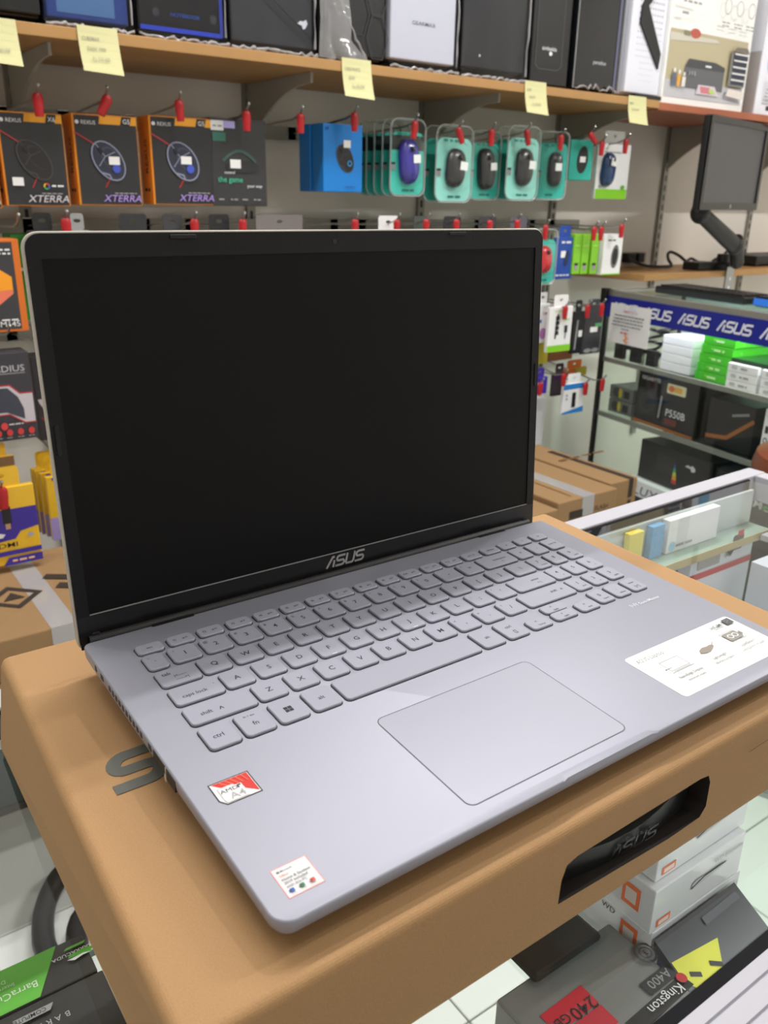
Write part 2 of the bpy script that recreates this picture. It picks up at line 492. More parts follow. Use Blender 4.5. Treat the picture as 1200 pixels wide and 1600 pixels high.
for k, (u, v) in enumerate([(102, 356), (302, 356), (377, 356), (552, 355), (617, 355), (663, 354), (710, 354), (762, 355), (805, 354)]):
    hook(u, v, 'hook whose red clip peeps over the laptop screen, ' + ('leftmost', 'second from left', 'third from left', 'fourth from left', 'middle', 'fourth from right', 'third from right', 'second from right', 'rightmost')[k] + ' of its row', group='hooks peeping over the screen')
hook(849, 362, 'red-clipped hook on the teal pack with the red mouse, at the screen corner')
hook(925, 364, 'red-clipped hook at the left end of the lime green boxes')
hook(936, 364, 'red-clipped hook close beside another one, above the lime green boxes')
hook(968, 360, 'red-clipped hook at the right end of the lime green boxes')
hook(880, 487, 'red-clipped hook on the white hub pack with a green foot')
hook(915, 485, 'red-clipped hook on the narrow black cable pack')
hook(937, 483, 'red-clipped hook on the dark grey cable pouch')
hook(841, 606, 'red-clipped hook on the purple pack at the edge of the screen')
hook(878, 592, 'red-clipped hook left of the small blue and white dongle pack')
hook(912, 606, 'red-clipped hook at the right of the small blue and white dongle pack')
hook(938, 600, 'empty red-clipped hook just left of the glass cabinet')


# ------------------------------------------------------------------ boxes and packs on the wall
def boxthing(name, label, cat, w, d, h, loc, rz=0.0, mat=None, r=0.0015, group=None):
    """a carton: origin at the bottom left of its front face, front towards -y"""
    o = MB().bbox(0, 0, 0, w, d, h, r, mat, seg=2).obj(name, None, False, loc, (0, 0, rz))
    return tag(o, label, cat, group)


def printed_mouse(i, cx, cz, w, h, rot, body, line, glow=None):
    i.ell(cx, cz, w, h, body, rot, 22); i.ell(cx + .2 * w, cz + .12 * h, w * .6, h * .62, MC((62, 64, 80) if glow else (46, 44, 44)), rot, 18); i.ell(cx + .28 * w, cz + .1 * h, w * .5, h * .55, body, rot, 18); i.ring(cx, cz, w, h, w * 0.09, line, rot, 22)
    c, s = math.cos(rot), math.sin(rot)
    q = lambda a, b: (cx + a * w * c - b * h * s, cz + a * w * s + b * h * c)
    i.line([q(-0.8, 0.1), q(0, 0.25), q(.8, .12)], w * 0.06, line); i.line([q(0, .25), q(0, .95)], w * 0.06, line)
    i.line([q(-.95, -.2), q(-.6, -.5), q(-.7, -.75)], w * .1, line)
    e = q(0, .6); i.ell(e[0], e[1], w * .13, h * .16, MC((30, 30, 34)), rot, 12)
    if glow: e = q(0.1, -.5); i.ell(e[0], e[1], w * .3, h * .2, glow, rot, 14)


ORANGE = MC((224, 138, 34)); INKW = MC((226, 226, 228)); INKG = MC((150, 150, 152)); INKD = MC((28, 28, 30)); STICK = MC((238, 238, 238))
PFRONT = 1.66


def xterra(u0, v0, u1, v1, label, code, tint, glow, y=PFRONT, mx=0, sx=0.5, sz=0.5, rz=0.0):
    x0, x1, z0, z1 = front(u0, v0, u1, v1, y); w, h = x1 - x0, z1 - z0
    t = boxthing('mouse_box', label, 'box', w, 0.062, h, (x0, y, z0), rz, ORANGE, group='orange-edged mouse boxes')
    i = Ink(front_map())
    i.rect(0.03 * w, 0.012 * h, 0.985 * w, 0.985 * h, MC((44, 44, 47), 0.35))
    i.poly([(.42 * w, .985 * h), (.40 * w, .90 * h), (.985 * w, .90 * h), (.985 * w, .985 * h)], MC((232, 160, 40)))
    i.poly([(.76 * w, .99 * h), (.73 * w, .90 * h), (.88 * w, .90 * h), (.91 * w, .99 * h)], INKD)
    i.text(code, .77 * w, .915 * h, .05 * h, INKW)
    i.ell(.07 * w, .91 * h, .03 * w, .022 * h, INKW, 0, 10); i.text('REXUS', .125 * w, .89 * h, .04 * h, INKW)
    i.line([(.0 * w + .02 * w, .80 * h), (.3 * w, .68 * h)], .022 * w, MC((170, 52, 62)))
    i.line([(.5 * w, .30 * h), (.42 * w, .2 * h)], .018 * w, MC((170, 40, 40)))
    printed_mouse(i, (.5 + mx) * w, .5 * h, .21 * w, .24 * h, math.radians(38), MC((40, 43, 62) if glow else (33, 31, 31)), tint, glow)
    i.rect(sx * w, sz * h, (sx + .17) * w, (sz + .09) * h, STICK)
    if not glow:
        for k, c in enumerate(((220, 60, 50), (230, 190, 50), (70, 170, 90), (60, 110, 200))):
            a = k * PI / 2 + .4
            i.line([(.64 * w + .04 * w * math.cos(a + q * .5), .22 * h + .04 * w * math.sin(a + q * .5)) for q in range(4)], .022 * w, MC(c))
        i.scrib(.72 * w, .215 * h, .2 * w, .02 * h, INKW, 3)
    i.text('XTERRA', .97 * w, .045 * h, .075 * h, MC((206, 200, 206)) if not glow else MC((168, 140, 220)), 'r', 0.25, 1.15)
    i.scrib(.55 * w, .135 * h, .35 * w, .012 * h, INKG, 5)
    i.obj('front_print', t)
    j = Ink(lambda x, z, k: (w + 0.0003 + k * 0.0002, x, z))
    j.text('RX', .05 * 1, .62 * h, .02, INKD, 'r', rot=PI / 2); j.scrib(.015, .2 * h, .03, .006, INKD, 2); j.text('X6', .045, .3 * h, .018, INKD, 'r', rot=PI / 2)
    j.obj('side_print', t)
    k = Ink(lambda x, z, q: (-0.0003 - q * 0.0002, 0.062 - x, z))
    k.text('REXUS', .045, .35 * h, .016, INKD, 'l', rot=PI / 2); k.scrib(.018, .15 * h, .03, .006, INKD, 4)
    k.obj('side_print', t)
    return t


xterra(2, 176, 103, 322, 'orange-edged black mouse box with a black mouse and colour ring, leftmost of its row', 'X6', MC((70, 66, 66)), None, sx=.12, sz=.22)
xterra(118, 180, 218, 321, 'orange-edged mouse box with purple lettering, second of its row', 'G5', MC((140, 146, 170)), MC((64, 84, 190)), sx=.5, sz=.46)
xterra(236, 183, 333, 320, 'orange-edged mouse box with a sticker on the middle of its mouse, third of its row', 'G5', MC((140, 146, 170)), MC((64, 84, 190)), sx=.46, sz=.47)
xterra(-105, 172, -6, 325, 'orange-edged mouse box cut off by the left edge of the picture', 'X6', MC((70, 66, 66)), None, sx=.12, sz=.22)
# dark game box
x0, x1, z0, z1 = front(330, 186, 416, 322, PFRONT); w, h = x1 - x0, z1 - z0
t = boxthing('mouse_box', 'dark grey mouse box with teal lettering that reads the game', 'box', w, 0.055, h, (x0, PFRONT, z0), 0, MC((50, 51, 53), .4))
i = Ink(front_map()); TEAL = MC((60, 190, 150))
i.rect(.02 * w, .86 * h, .24 * w, .97 * h, INKW); i.rect(.24 * w, .89 * h, .44 * w, .97 * h, MC((176, 168, 226))); i.rect(.04 * w, .74 * h, .27 * w, .84 * h, MC((50, 110, 96)))
i.scrib(.05 * w, .90 * h, .16 * w, .02 * h, INKG, 8)
i.line([(.2 * w + .6 * w * k / 10, .52 * h + .12 * h * math.sin(PI * k / 10)) for k in range(11)], .05 * w, MC((56, 84, 80)))
i.ell(.55 * w, .46 * h, .3 * w, .07 * h, MC((38, 38, 40))); i.rect(.33 * w, .44 * h, .52 * w, .54 * h, STICK)
i.text('control', .22 * w, .375 * h, .032 * h, INKW); i.text('the game', .1 * w, .28 * h, .062 * h, TEAL, sx=1.0); i.text('your way', .9 * w, .22 * h, .038 * h, INKW, 'r')
for k in range(4): i.scrib((.1 + .21 * k) * w, .07 * h, .13 * w, .016 * h, INKG, k)
i.obj('front_print', t)
# blue mouse box: two of them behind one another
for k in range(2):
    x0, x1, z0, z1 = front(505, 194, 566, 300, PFRONT); w, h = x1 - x0, z1 - z0
    t = boxthing('mouse_box', ['bright blue mouse box with a black mouse printed on its front', 'bright blue mouse box hung behind the other blue one'][k], 'box', w, 0.052, h, (x0 - 0.004 * k, PFRONT + 0.055 * k, z0), 0, M('box_blue', (22, 128, 214), .35), group='blue mouse boxes')
    if k == 0:
        i = Ink(front_map())
        printed_mouse(i, .55 * w, .5 * h, .19 * w, .22 * h, math.radians(28), MC((30, 31, 34)), MC((70, 74, 80)))
        i.ring(.66 * w, .43 * h, .05 * w, .05 * w, .02 * w, MC((60, 160, 230))); i.rect(.5 * w, .66 * h, .68 * w, .77 * h, STICK)
        i.scrib(.55 * w, .07 * h, .25 * w, .014 * h, MC((14, 70, 130)), 2); i.ell(.1 * w, .93 * h, .03 * w, .02 * h, MC((14, 60, 120)))
        i.obj('front_print', t)

TCARD = M('teal_card', (70, 204, 190), .45); TCARDP = M('pale_teal_card', (160, 230, 222), .45); TCARDD = M('teal_card_dark', (40, 168, 152), .45)
MB_MESH = {}


def mouse_meshes(w, h, body):
    key = (round(w, 3), round(h, 3), body.name)
    if key not in MB_MESH:
        b = MB(); n = 20; rings = []
        for k in range(8):
            a = PI / 2 * k / 7.2
            q = []
            for j in range(n):
                c, s = math.cos(2 * PI * j / n), math.sin(2 * PI * j / n)
                px = math.copysign(abs(c) ** .8, c) * w / 2 * (1 - 0.12 * (1 - abs(s)) * (1 if abs(c) > .3 else 0)); pz = math.copysign(abs(s) ** .85, s) * h / 2
                q.append((px * math.cos(a) ** .7, -0.004 - 0.021 * math.sin(a) * (1 - .1 * s), pz * math.cos(a) ** .7))
            rings.append(q)
        b.loft([list(reversed(r)) for r in rings][::1], body)
        wheel = MB().tube([(-w * .05, -0.023, h * .27), (w * .05, -0.023, h * .27)], w * .1, BLACK, 10)
        MB_MESH[key] = (b.mesh('mouse', True), wheel.mesh('scroll_wheel', True))
    return MB_MESH[key]


BLI = {}


def blister(label, x0, x1, z0, z1, y, card, body=None, rz=0.0, group=None, head=None, sticker=True, name='mouse_pack', mw=.56, mh=.52, mx=0.0, mrot=0.0):
    """hanging clear pack: printed card, clear shell, mouse"""
    w, h = x1 - x0, z1 - z0
    t = thing(name, label, 'mouse pack', (x0 + w / 2, y, z0), rz, group)
    key = (round(w, 3), round(h, 3), card.name, bool(body))
    if key not in BLI:
        r = w * .2
        o = rrect(-w / 2 + .003, .003, w / 2 - .003, h - .03, r * .9)
        R = Matrix(((1, 0, 0, 0), (0, 0, 1, 0), (0, 1, 0, 0), (0, 0, 0, 1)))     # outline y -> z, height -> y
        c = MB().prism(list(reversed(o)), -0.0012, 0.0, card, R).mesh('card')
        s = MB(); oo = rrect(-w / 2, 0, w / 2, h, r); hole = [(.012 * math.cos(2 * PI * k / 10), h - .016 + .006 * math.sin(2 * PI * k / 10)) for k in range(10)]
        s.holed(oo, [hole], -0.0035, -0.0022, SHELL, R)
        rim = [(x, -0.003, z) for x, z in oo]
        s.tube(rim + [rim[0]], 0.0022, clear('shell_rim', (236, 248, 245), .1, 1.7, haze=.3), 6)
        if body:
            bo = rrect(-w * .36, h * .12, w * .36, h * .80, w * .26)
            ring = lambda q, d: [((x) * q, -d, h * .46 + (z - h * .46) * q) for x, z in bo]
            s.loft([ring(1, .0036), ring(.97, .018), ring(.85, .028), ring(.5, .033)], SHELL, None, False, True)
        BLI[key] = (c, s.mesh('clear_shell', True))
    c, s = BLI[key]
    ob('card', c, t); ob('clear_shell', s, t)
    i = Ink(front_map(-0.0015, 0.0002))
    if head: i.rect(-w * .46, h * .60, w * .46, h * .79, head)
    i.scrib(-w * .3, h * .79, w * .5, .006, MC((40, 150, 130)), 4); i.scrib(-w * .15, h * .06, w * .35, .005, MC((30, 120, 110)), 6)
    i.rect(-w * .47, h * .34, -w * .36, h * .41, INKG); i.rect(-w * .47, h * .41, -w * .36, h * .44, INKD)
    i.obj('card_print', t)
    if body:
        mm, wm = mouse_meshes(w * mw, h * mh, body)
        mo = ob('mouse', mm, t, (mx * w, -0.0012, h * .45), (0, mrot, 0)); ob('scroll_wheel', wm, mo)
        if sticker:
            MB().box(w * .0, -0.0275, -h * .02, w * .2, -0.0268, h * .09, STICK).obj('price_sticker', mo)
    return t


def pblister(label, u0, v0, u1, v1, card, body=None, y=PFRONT, rz=0.0, **k):
    x0, x1, z0, z1 = front(u0, v0, u1, v1, y)
    if rz:
        c = (x0 + x1) / 2; w = (x1 - x0) / math.cos(rz) * .92; x0, x1 = c - w / 2, c + w / 2
    return blister(label, x0, x1, z0, z1, y, card, body, rz, **k)


MPUR = M('mouse_purple', (52, 40, 150), .25, coat=.5); MBLK = M('mouse_black', (40, 40, 44), .3, coat=.3); MBLU = M('mouse_blue', (34, 62, 104), .3, coat=.3); MRED = M('mouse_red', (196, 22, 36), .2, coat=.6)
pblister('teal mouse pack with a purple mouse and a dark band across its card', 609, 186, 663, 306, TCARD, MPUR, group='teal mouse packs', head=MC((40, 42, 44)), mw=.62, mh=.6, mrot=-.06)
x0, x1, z0, z1 = front(609, 186, 663, 306, PFRONT)
for k in range(4): blister('teal mouse pack behind the purple mouse pack, ' + ('first', 'second', 'third', 'last')[k] + ' one behind it', x0, x1, z0, z1 - .0, PFRONT + .036 * (k + 1), TCARD, None, group='packs hung behind the purple mouse', head=MC((40, 42, 44)))
pblister('pale teal mouse pack with a black mouse, left one of the two with tilted clips', 680, 196, 737, 316, TCARDP, MBLK, group='teal mouse packs', mrot=.1)
x0, x1, z0, z1 = front(680, 196, 737, 316, PFRONT)
blister('teal mouse pack hanging behind the left pale teal pack', x0, x1, z0, z1, PFRONT + .05, TCARDD, None, group='teal mouse packs')
pblister('darker teal mouse pack with a black mouse, between the two pale teal ones', 733, 205, 780, 312, TCARD, MBLK, y=PFRONT + .04, group='teal mouse packs', mrot=-.08, mw=.6, mh=.62)
pblister('pale teal mouse pack with a black mouse, right one of the two with tilted clips', 791, 197, 841, 313, TCARDP, MBLK, group='teal mouse packs', mrot=.05)
x0, x1, z0, z1 = front(791, 197, 841, 313, PFRONT)
blister('teal mouse pack hanging behind the right pale teal pack', x0, x1, z0, z1, PFRONT + .05, TCARDD, None, group='teal mouse packs')
pblister('teal mouse pack turned sideways just left of the teal mouse carton', 848, 206, 876, 312, TCARD, MBLK, rz=-.7, group='teal mouse packs', mx=.1)
pblister('teal mouse pack with a dark mouse half hidden left of the sideways one', 838, 204, 862, 312, TCARDD, MBLK, y=PFRONT + .07, rz=-.5, group='teal mouse packs', sticker=False)
# teal carton (a box, turned)
p0 = at(880, 285, y=1.70); w, h = .105, at(905, 218, y=1.70).z - at(905, 281, y=1.70).z
t = boxthing('mouse_box', 'small teal mouse carton with a black mouse on its end, turned on its hook', 'box', .075, .09, h * .98, (at(889, 281, y=1.665).x, 1.67, at(889, 281, y=1.665).z), -.35, TCARDD)
i = Ink(front_map()); i.rect(.018, .02 * 1, .058, .0, INKD) if False else i.ell(.042, h * .5, .018, h * .34, INKD, -.08); i.rect(.034, h * .44, .052, h * .58, STICK); i.obj('front_print', t)
j = Ink(lambda x, z, k: (-.0003 - k * .0002, .09 - x, z)); j.scrib(.02, h * .6, .05, .008, MC((20, 110, 100)), 3); j.scrib(.02, h * .45, .04, .006, MC((20, 110, 100)), 4); j.obj('side_print', t)


def flatpack(label, u0, v0, u1, v1, y, base, ink=None, name='accessory_pack', cat='pack', d=.012, rz=0.0, group=None, hole=True):
    x0, x1, z0, z1 = front(u0, v0, u1, v1, y); w, h = (x1 - x0) / math.cos(rz), z1 - z0
    t = thing(name, label, cat, (x0, y, z0), rz, group)
    R = Matrix(((1, 0, 0, 0), (0, 0, 1, 0), (0, 1, 0, 0), (0, 0, 0, 1)))
    MB().bbox(0, 0, 0, w, d, h * .93, min(.002, d * .3), base).obj('carton', t)
    hl = [(w / 2 + .008 * math.cos(2 * PI * k / 8), h * .985 + .004 * math.sin(2 * PI * k / 8) + .012) for k in range(8)]
    MB().holed(rrect(w * .2, h * .925, w * .8, h + .025, .006, 3), [hl] if hole else [], d * .4, d * .4 + .001, base, R).obj('hang_tab', t)
    if ink:
        i = Ink(front_map()); ink(i, w, h * .93); i.obj('front_print', t)
    return t


LIME = MC((132, 204, 40))
def ink_green(i, w, h):
    i.rect(.02 * w, .0, .98 * w, .18 * h, LIME); i.text('micro', .2 * w, .9 * h, .03 * h, LIME)
    i.scrib(.2 * w, .84 * h, .5 * w, .02 * h, INKG, 2); i.rect(.1 * w, .2 * h, .2 * w, .25 * h, INKG); i.ell(.84 * w, .22 * h, .06 * w, .04 * h, MC((90, 180, 50)))
x0, x1, z0, z1 = front(923, 218, 984, 312, PFRONT)
t = flatpack('white mouse pack with a dark blue mouse and a green foot, rightmost of its row', 932, 218, 983, 311, PFRONT + .03, PAPER, ink_green, 'mouse_pack', 'mouse pack')
w, h = x1 - x0, z1 - z0
mm, wm = mouse_meshes(.066, .1, MBLU); mo = ob('mouse', mm, t, (.047, 0.002, h * .5), (0, .12, 0)); ob('scroll_wheel', wm, mo); MB().box(-.012, -.0275, .01, .012, -.0268, .032, STICK).obj('price_sticker', mo)

# second row, right end
pblister('teal mouse pack with a red mouse beside the right corner of the laptop screen', 826, 358, 868, 444, TCARD, MRED, group=None, y=PFRONT, mx=.0, sticker=False)
def ink_blue(i, w, h):
    i.scrib(.3 * w, .86 * h, .5 * w, .05 * h, INKW, 3); i.rect(.3 * w, .52 * h, .55 * w, .68 * h, STICK); i.ell(.62 * w, .5 * h, .12 * w, .2 * h, MC((24, 40, 84)), -.2); i.scrib(.1 * w, .08 * h, .7 * w, .035 * h, INKW, 9)
flatpack('royal blue adapter pack hanging between the red mouse and the lime boxes', 867, 366, 896, 436, PFRONT + .01, M('pack_blue', (26, 70, 160), .4), ink_blue)
LIMEB = M('lime_box', (130, 200, 44), .4)
for k, (u, l) in enumerate(((896, 'lime green mouse box, leftmost of the three lime fronts'), (910, 'lime green mouse box, middle one of the three lime fronts'), (926, 'lime green mouse box next to the white mouse front'))):
    x0, x1, z0, z1 = front(u, 366, u + 18, 428, PFRONT + .004)
    t = boxthing('mouse_box', l, 'box', .033, .05, z1 - z0, (x0, PFRONT + .004 + .003 * k, z0), 0, LIMEB, .001, 'lime green mouse boxes')
    i = Ink(front_map()); h = z1 - z0; i.rect(.008, .1 * h, .024, .22 * h, INKG); i.rect(.008, .22 * h, .024, .28 * h, INKD); i.scrib(.006, .7 * h, .02, .004, MC((170, 226, 90)), k); i.obj('front_print', t)
x0, x1, z0, z1 = front(942, 366, 971, 429, PFRONT)
t = boxthing('mouse_box', 'white mouse box with a black mouse on its front, right of the lime fronts', 'box', x1 - x0, .05, z1 - z0, (x0, PFRONT, z0), 0, PAPER, .001)
w, h = x1 - x0, z1 - z0; i = Ink(front_map()); i.ell(.64 * w, .45 * h, .2 * w, .29 * h, INKD, -.08); i.ring(.64 * w, .45 * h, .16 * w, .24 * h, .03 * w, INKG, -.08); i.scrib(.2 * w, .84 * h, .4 * w, .03 * h, INKD, 2); i.text('micro', .3 * w, .91 * h, .035 * h, LIME)
i.rect(0, 0, w, .03 * h, LIME); i.obj('front_print', t)

# third row, right end
def ink_hub(i, w, h):
    i.rect(0, 0, w, .15 * h, LIME)
    for k in range(4): i.rect(.28 * w, (.38 + .11 * k) * h, .44 * w, (.47 + .11 * k) * h, INKD)
    i.line([(.36 * w, .84 * h), (.3 * w, .3 * h)], .06 * w, INKD); i.rect(.68 * w, .42 * h, .8 * w, .58 * h, INKD); i.line([(.74 * w, .42 * h), (.72 * w, .28 * h)], .03 * w, INKD); i.scrib(.2 * w, .9 * h, .3 * w, .02 * h, LIME, 5); i.scrib(.6 * w, .7 * h, .25 * w, .03 * h, LIME, 5)
flatpack('white hub pack with a black four-port hub and a green foot', 857, 474, 893, 549, PFRONT - .02, PAPER, ink_hub)
def ink_wh(i, w, h):
    i.text('CM', .5 * w, .72 * h, .07 * h, MC((180, 40, 60))); i.rect(.3 * w, .52 * h, .45 * w, .6 * h, MC((60, 100, 190))); i.ell(.6 * w, .25 * h, .25 * w, .14 * h, MC((190, 130, 190)))
flatpack('white pack with red print half hidden by the screen edge', 836, 470, 858, 536, PFRONT + .02, PAPER, ink_wh)
flatpack('yellow cable pack hanging low at the edge of the screen', 832, 536, 856, 569, PFRONT + .05, MC((206, 190, 60)), None)
flatpack('narrow black cable pack between the hub pack and the dark pouch', 895, 482, 911, 552, PFRONT, M('pouch_black', (26, 26, 28), .3), lambda i, w, h: (i.line([(.4 * w, .8 * h), (.3 * w, .1 * h)], .14 * w, INKG), i.rect(.55 * w, .4 * h, .9 * w, .55 * h, STICK)))
flatpack('dark grey cable pouch with a white tag beside the glass cabinet', 912, 480, 940, 552, PFRONT + .01, M('pouch_grey', (62, 62, 66), .25), lambda i, w, h: (i.rect(.35 * w, .5 * h, .75 * w, .62 * h, STICK), i.rect(.6 * w, .62 * h, .95 * w, .7 * h, MC((90, 170, 110))), i.ell(.3 * w, .08 * h, .2 * w, .05 * h, INKG), i.ell(.7 * w, .08 * h, .2 * w, .05 * h, INKG)))
flatpack('brown cable pack hanging behind the white hub pack', 855, 535, 895, 563, PFRONT + .09, MC((150, 96, 64)), None)
# fourth row
flatpack('purple pack in the lowest row, half hidden by the screen edge', 832, 588, 855, 616, PFRONT, MC((58, 34, 150)), lambda i, w, h: i.scrib(.3 * w, .6 * h, .5 * w, .1 * h, INKW, 2))
flatpack('long white clear sleeve hanging below the purple pack', 830, 616, 850, 696, PFRONT + .04, M('sleeve_white', (214, 214, 216), .3), None)
def ink_dongle(i, w, h):
    i.rect(0, .82 * h, w, h, MC((40, 130, 206))); i.poly([(0, 0), (w, 0), (w, .2 * h), (0, .06 * h)], MC((40, 130, 206))); i.rect(.42 * w, .2 * h, .6 * w, .7 * h, INKD, .02 * w); i.rect(.12 * w, .6 * h, .2 * w, .66 * h, INKG); i.rect(.12 * w, .48 * h, .2 * w, .54 * h, INKG)
flatpack('small blue and white dongle pack in the lowest row', 880, 596, 912, 645, PFRONT - .02, PAPER, ink_dongle)
flatpack('dark cable pack with a violet top behind the dongle pack', 864, 580, 884, 618, PFRONT + .05, MC((64, 54, 60)), lambda i, w, h: i.rect(0, .7 * h, w, h, MC((70, 30, 80))))
flatpack('orange and yellow pack slanting behind the dongle pack', 880, 574, 916, 588, PFRONT + .09, MC((206, 110, 50)), lambda i, w, h: i.rect(.5 * w, 0, w, h, MC((170, 160, 50))))

# packs whose tops peep over the laptop screen
for k, (u, du, c, l) in enumerate(((48, 50, (30, 32, 34), 'dark pack at the left end of the row peeping over the screen'), (110, 34, (150, 150, 152), 'grey pack peeping over the screen, second in its row'), (178, 70, (46, 46, 50), 'dark pack peeping over the screen above the left webcam bumper'),
        (250, 48, (60, 60, 64), 'dark grey pack peeping over the screen left of centre'), (320, 52, (36, 36, 40), 'dark pack peeping over the screen under the game mouse box'), (378, 120, (118, 112, 112), 'wide grey pack peeping over the screen under the blue mouse box'),
        (582, 50, (228, 228, 230), 'white rounded pack peeping over the screen under the purple mouse pack'), (640, 34, (70, 78, 74), 'grey green pack peeping over the screen right of the white one'), (684, 44, (40, 40, 44), 'dark pack peeping over the screen under the pale teal packs'),
        (738, 44, (56, 56, 60), 'dark grey pack peeping over the screen near its right end'), (786, 44, (90, 88, 100), 'violet grey pack peeping over the screen at its right end'))):
    flatpack(l, u, 353, u + du, 450, PFRONT, MC(c, .35), lambda i, w, h: (i.rect(.1 * w, .8 * h, .4 * w, .94 * h, INKG), i.scrib(.5 * w, .88 * h, .4 * w, .02 * h, INKW, 3)), group='packs peeping over the screen')

# left of the laptop
def ink_m145(i, w, h):
    i.rect(.02 * w, .03 * h, .90 * w, .97 * h, MC((56, 56, 60)))
    i.poly([(.02 * w, .75 * h), (.45 * w, .80 * h), (.84 * w, .60 * h), (.84 * w, .42 * h), (.4 * w, .18 * h), (.02 * w, .1 * h)], MC((232, 120, 92)))
    i.poly([(.02 * w, .75 * h), (.45 * w, .80 * h), (.84 * w, .60 * h), (.84 * w, .46 * h), (.02 * w, .42 * h)], MC((246, 160, 34)))
    i.text('HM145', .88 * w, .06 * h, .06 * h, INKW, 'r', sx=1.1); i.scrib(.62 * w, .125 * h, .24 * w, .018 * h, INKW, 2); i.scrib(.7 * w, .88 * h, .16 * w, .02 * h, INKW, 3); i.scrib(.66 * w, .84 * h, .2 * w, .02 * h, INKW, 4)
ORB = M('orange_carton', (212, 110, 34), .45)
x0, x1, z0, z1 = front(-75, 374, 37, 521, 1.62)
t = boxthing('headset_box', 'orange and dark headset box with a yellow hexagon at the left edge', 'box', x1 - x0, .06, z1 - z0, (x0, 1.62, z0), 0, ORB); i = Ink(front_map()); ink_m145(i, x1 - x0, z1 - z0); i.obj('front_print', t)
x0, x1, z0, z1 = front(24, 366, 62, 500, 1.70)
t = boxthing('headset_box', 'bright green box behind the orange headset box', 'box', x1 - x0, .07, z1 - z0, (x0, 1.70, z0), 0, MC((52, 140, 44), .45)); i = Ink(front_map()); i.scrib(.01, .1, .04, .006, INKW, 2); i.obj('front_print', t)
def ink_glad(i, w, h):
    i.text('GLADIUS', .9 * w, .79 * h, .07 * h, MC((196, 192, 200)), 'r', 0, 1.15); i.rect(.3 * w, .765 * h, .9 * w, .775 * h, INKG)
    Rr = MC((190, 40, 50)); L = MC((198, 192, 200))
    i.poly([(0, .63 * h), (.6 * w, .63 * h), (.76 * w, .53 * h), (.98 * w, .53 * h), (.98 * w, .2 * h), (.8 * w, .2 * h), (.55 * w, .31 * h), (0, .31 * h)], L)
    i.line([(0, .64 * h), (.6 * w, .64 * h), (.76 * w, .54 * h), (.99 * w, .54 * h)], .02 * w, Rr); i.line([(0, .305 * h), (.55 * w, .305 * h), (.8 * w, .195 * h), (.99 * w, .195 * h)], .02 * w, Rr)
    i.poly([(0, .62 * h), (.56 * w, .61 * h), (.72 * w, .5 * h), (.8 * w, .36 * h), (.8 * w, .24 * h), (.5 * w, .335 * h), (0, .335 * h)], MC((62, 66, 80)))
    for k in range(5): i.ell((.12 + .19 * k) * w, .1 * h, .055 * w, .04 * h, MC((206, 62, 62)), 0, 12); i.scrib((.06 + .19 * k) * w, .035 * h, .11 * w, .012 * h, INKG, k)
    i.ell(.42 * w, .18 * h, .06 * w, .045 * h, MC((214, 70, 70)), 0, 12); i.scrib(.5 * w, .19 * h, .25 * w, .012 * h, INKW, 2)
x0, x1, z0, z1 = front(-40, 552, 53, 690, 1.60)
t = boxthing('mouse_box', 'dark grey box lettered GLADIUS with red lines and red dots', 'box', x1 - x0, .06, z1 - z0, (x0, 1.60, z0), 0, M('dark_carton', (58, 56, 64), .4)); i = Ink(front_map()); ink_glad(i, x1 - x0, z1 - z0); i.obj('front_print', t)
x0, x1, z0, z1 = front(55, 556, 92, 688, 1.71)
t = boxthing('mouse_box', 'dark box with a white patch and red corner behind the GLADIUS box', 'box', x1 - x0, .06, z1 - z0, (x0, 1.71, z0), 0, M('dark_carton2', (44, 42, 46), .4)); w, h = x1 - x0, z1 - z0
i = Ink(front_map()); i.poly([(.1 * w, .5 * h), (w, .5 * h), (w, .2 * h), (.6 * w, .25 * h), (.15 * w, .45 * h)], MC((198, 190, 196))); i.poly([(.1 * w, .3 * h), (.6 * w, .1 * h), (w, .14 * h), (w, .2 * h), (.6 * w, .22 * h)], MC((150, 40, 46))); i.obj('front_print', t)
for u, v, l in ((14, 532, 'hook above the GLADIUS box with a pale hanger'), (28, 362, 'hook carrying the orange headset box'), (74, 545, 'hook carrying the dark box behind the GLADIUS box')):
    hook(u, v, l, y=1.6, clip=False)
def hdmi_ink(i, w, h):
    P = MC((62, 44, 150)); Y = MC((232, 184, 44))
    i.poly([(0, .30 * h), (.6 * w, .33 * h), (.7 * w, .42 * h), (w, .46 * h), (w, .72 * h), (0, .72 * h)], P)
    i.rect(.42 * w, .86 * h, .58 * w, .92 * h, P); i.rect(.44 * w, .54 * h, .58 * w, .76 * h, INKD, .01 * w); i.rect(.47 * w, .47 * h, .55 * w, .54 * h, MC((190, 150, 110)))
    i.rect(.1 * w, .55 * h, .36 * w, .61 * h, MC((190, 200, 240))); i.poly([(0, .36 * h), (.4 * w, .37 * h), (.45 * w, .41 * h), (.2 * w, .47 * h), (0, .46 * h)], INKW)
    i.text('HDMI', .62 * w, .235 * h, .06 * h, INKD, 'r', 0, 1.5)
    i.rect(0, .13 * h, w, .19 * h, P); i.poly([(.35 * w, .0), (w, 0), (w, .1 * h), (.45 * w, .1 * h)], P); i.scrib(.5 * w, .04 * h, .4 * w, .025 * h, MC((236, 190, 150)), 3)
    i.ell(.85 * w, .36 * h, .05 * w, .025 * h, MC((150, 160, 190)))
YEL = M('yellow_card', (230, 184, 46), .4)
flatpack('yellow and purple HDMI cable pack at the left edge, in front', -40, 752, 60, 884, 1.352, YEL, hdmi_ink, 'cable_pack')
hook(2, 775, 'long red-clipped hook through the front yellow HDMI pack', y=1.33, zr=.715)
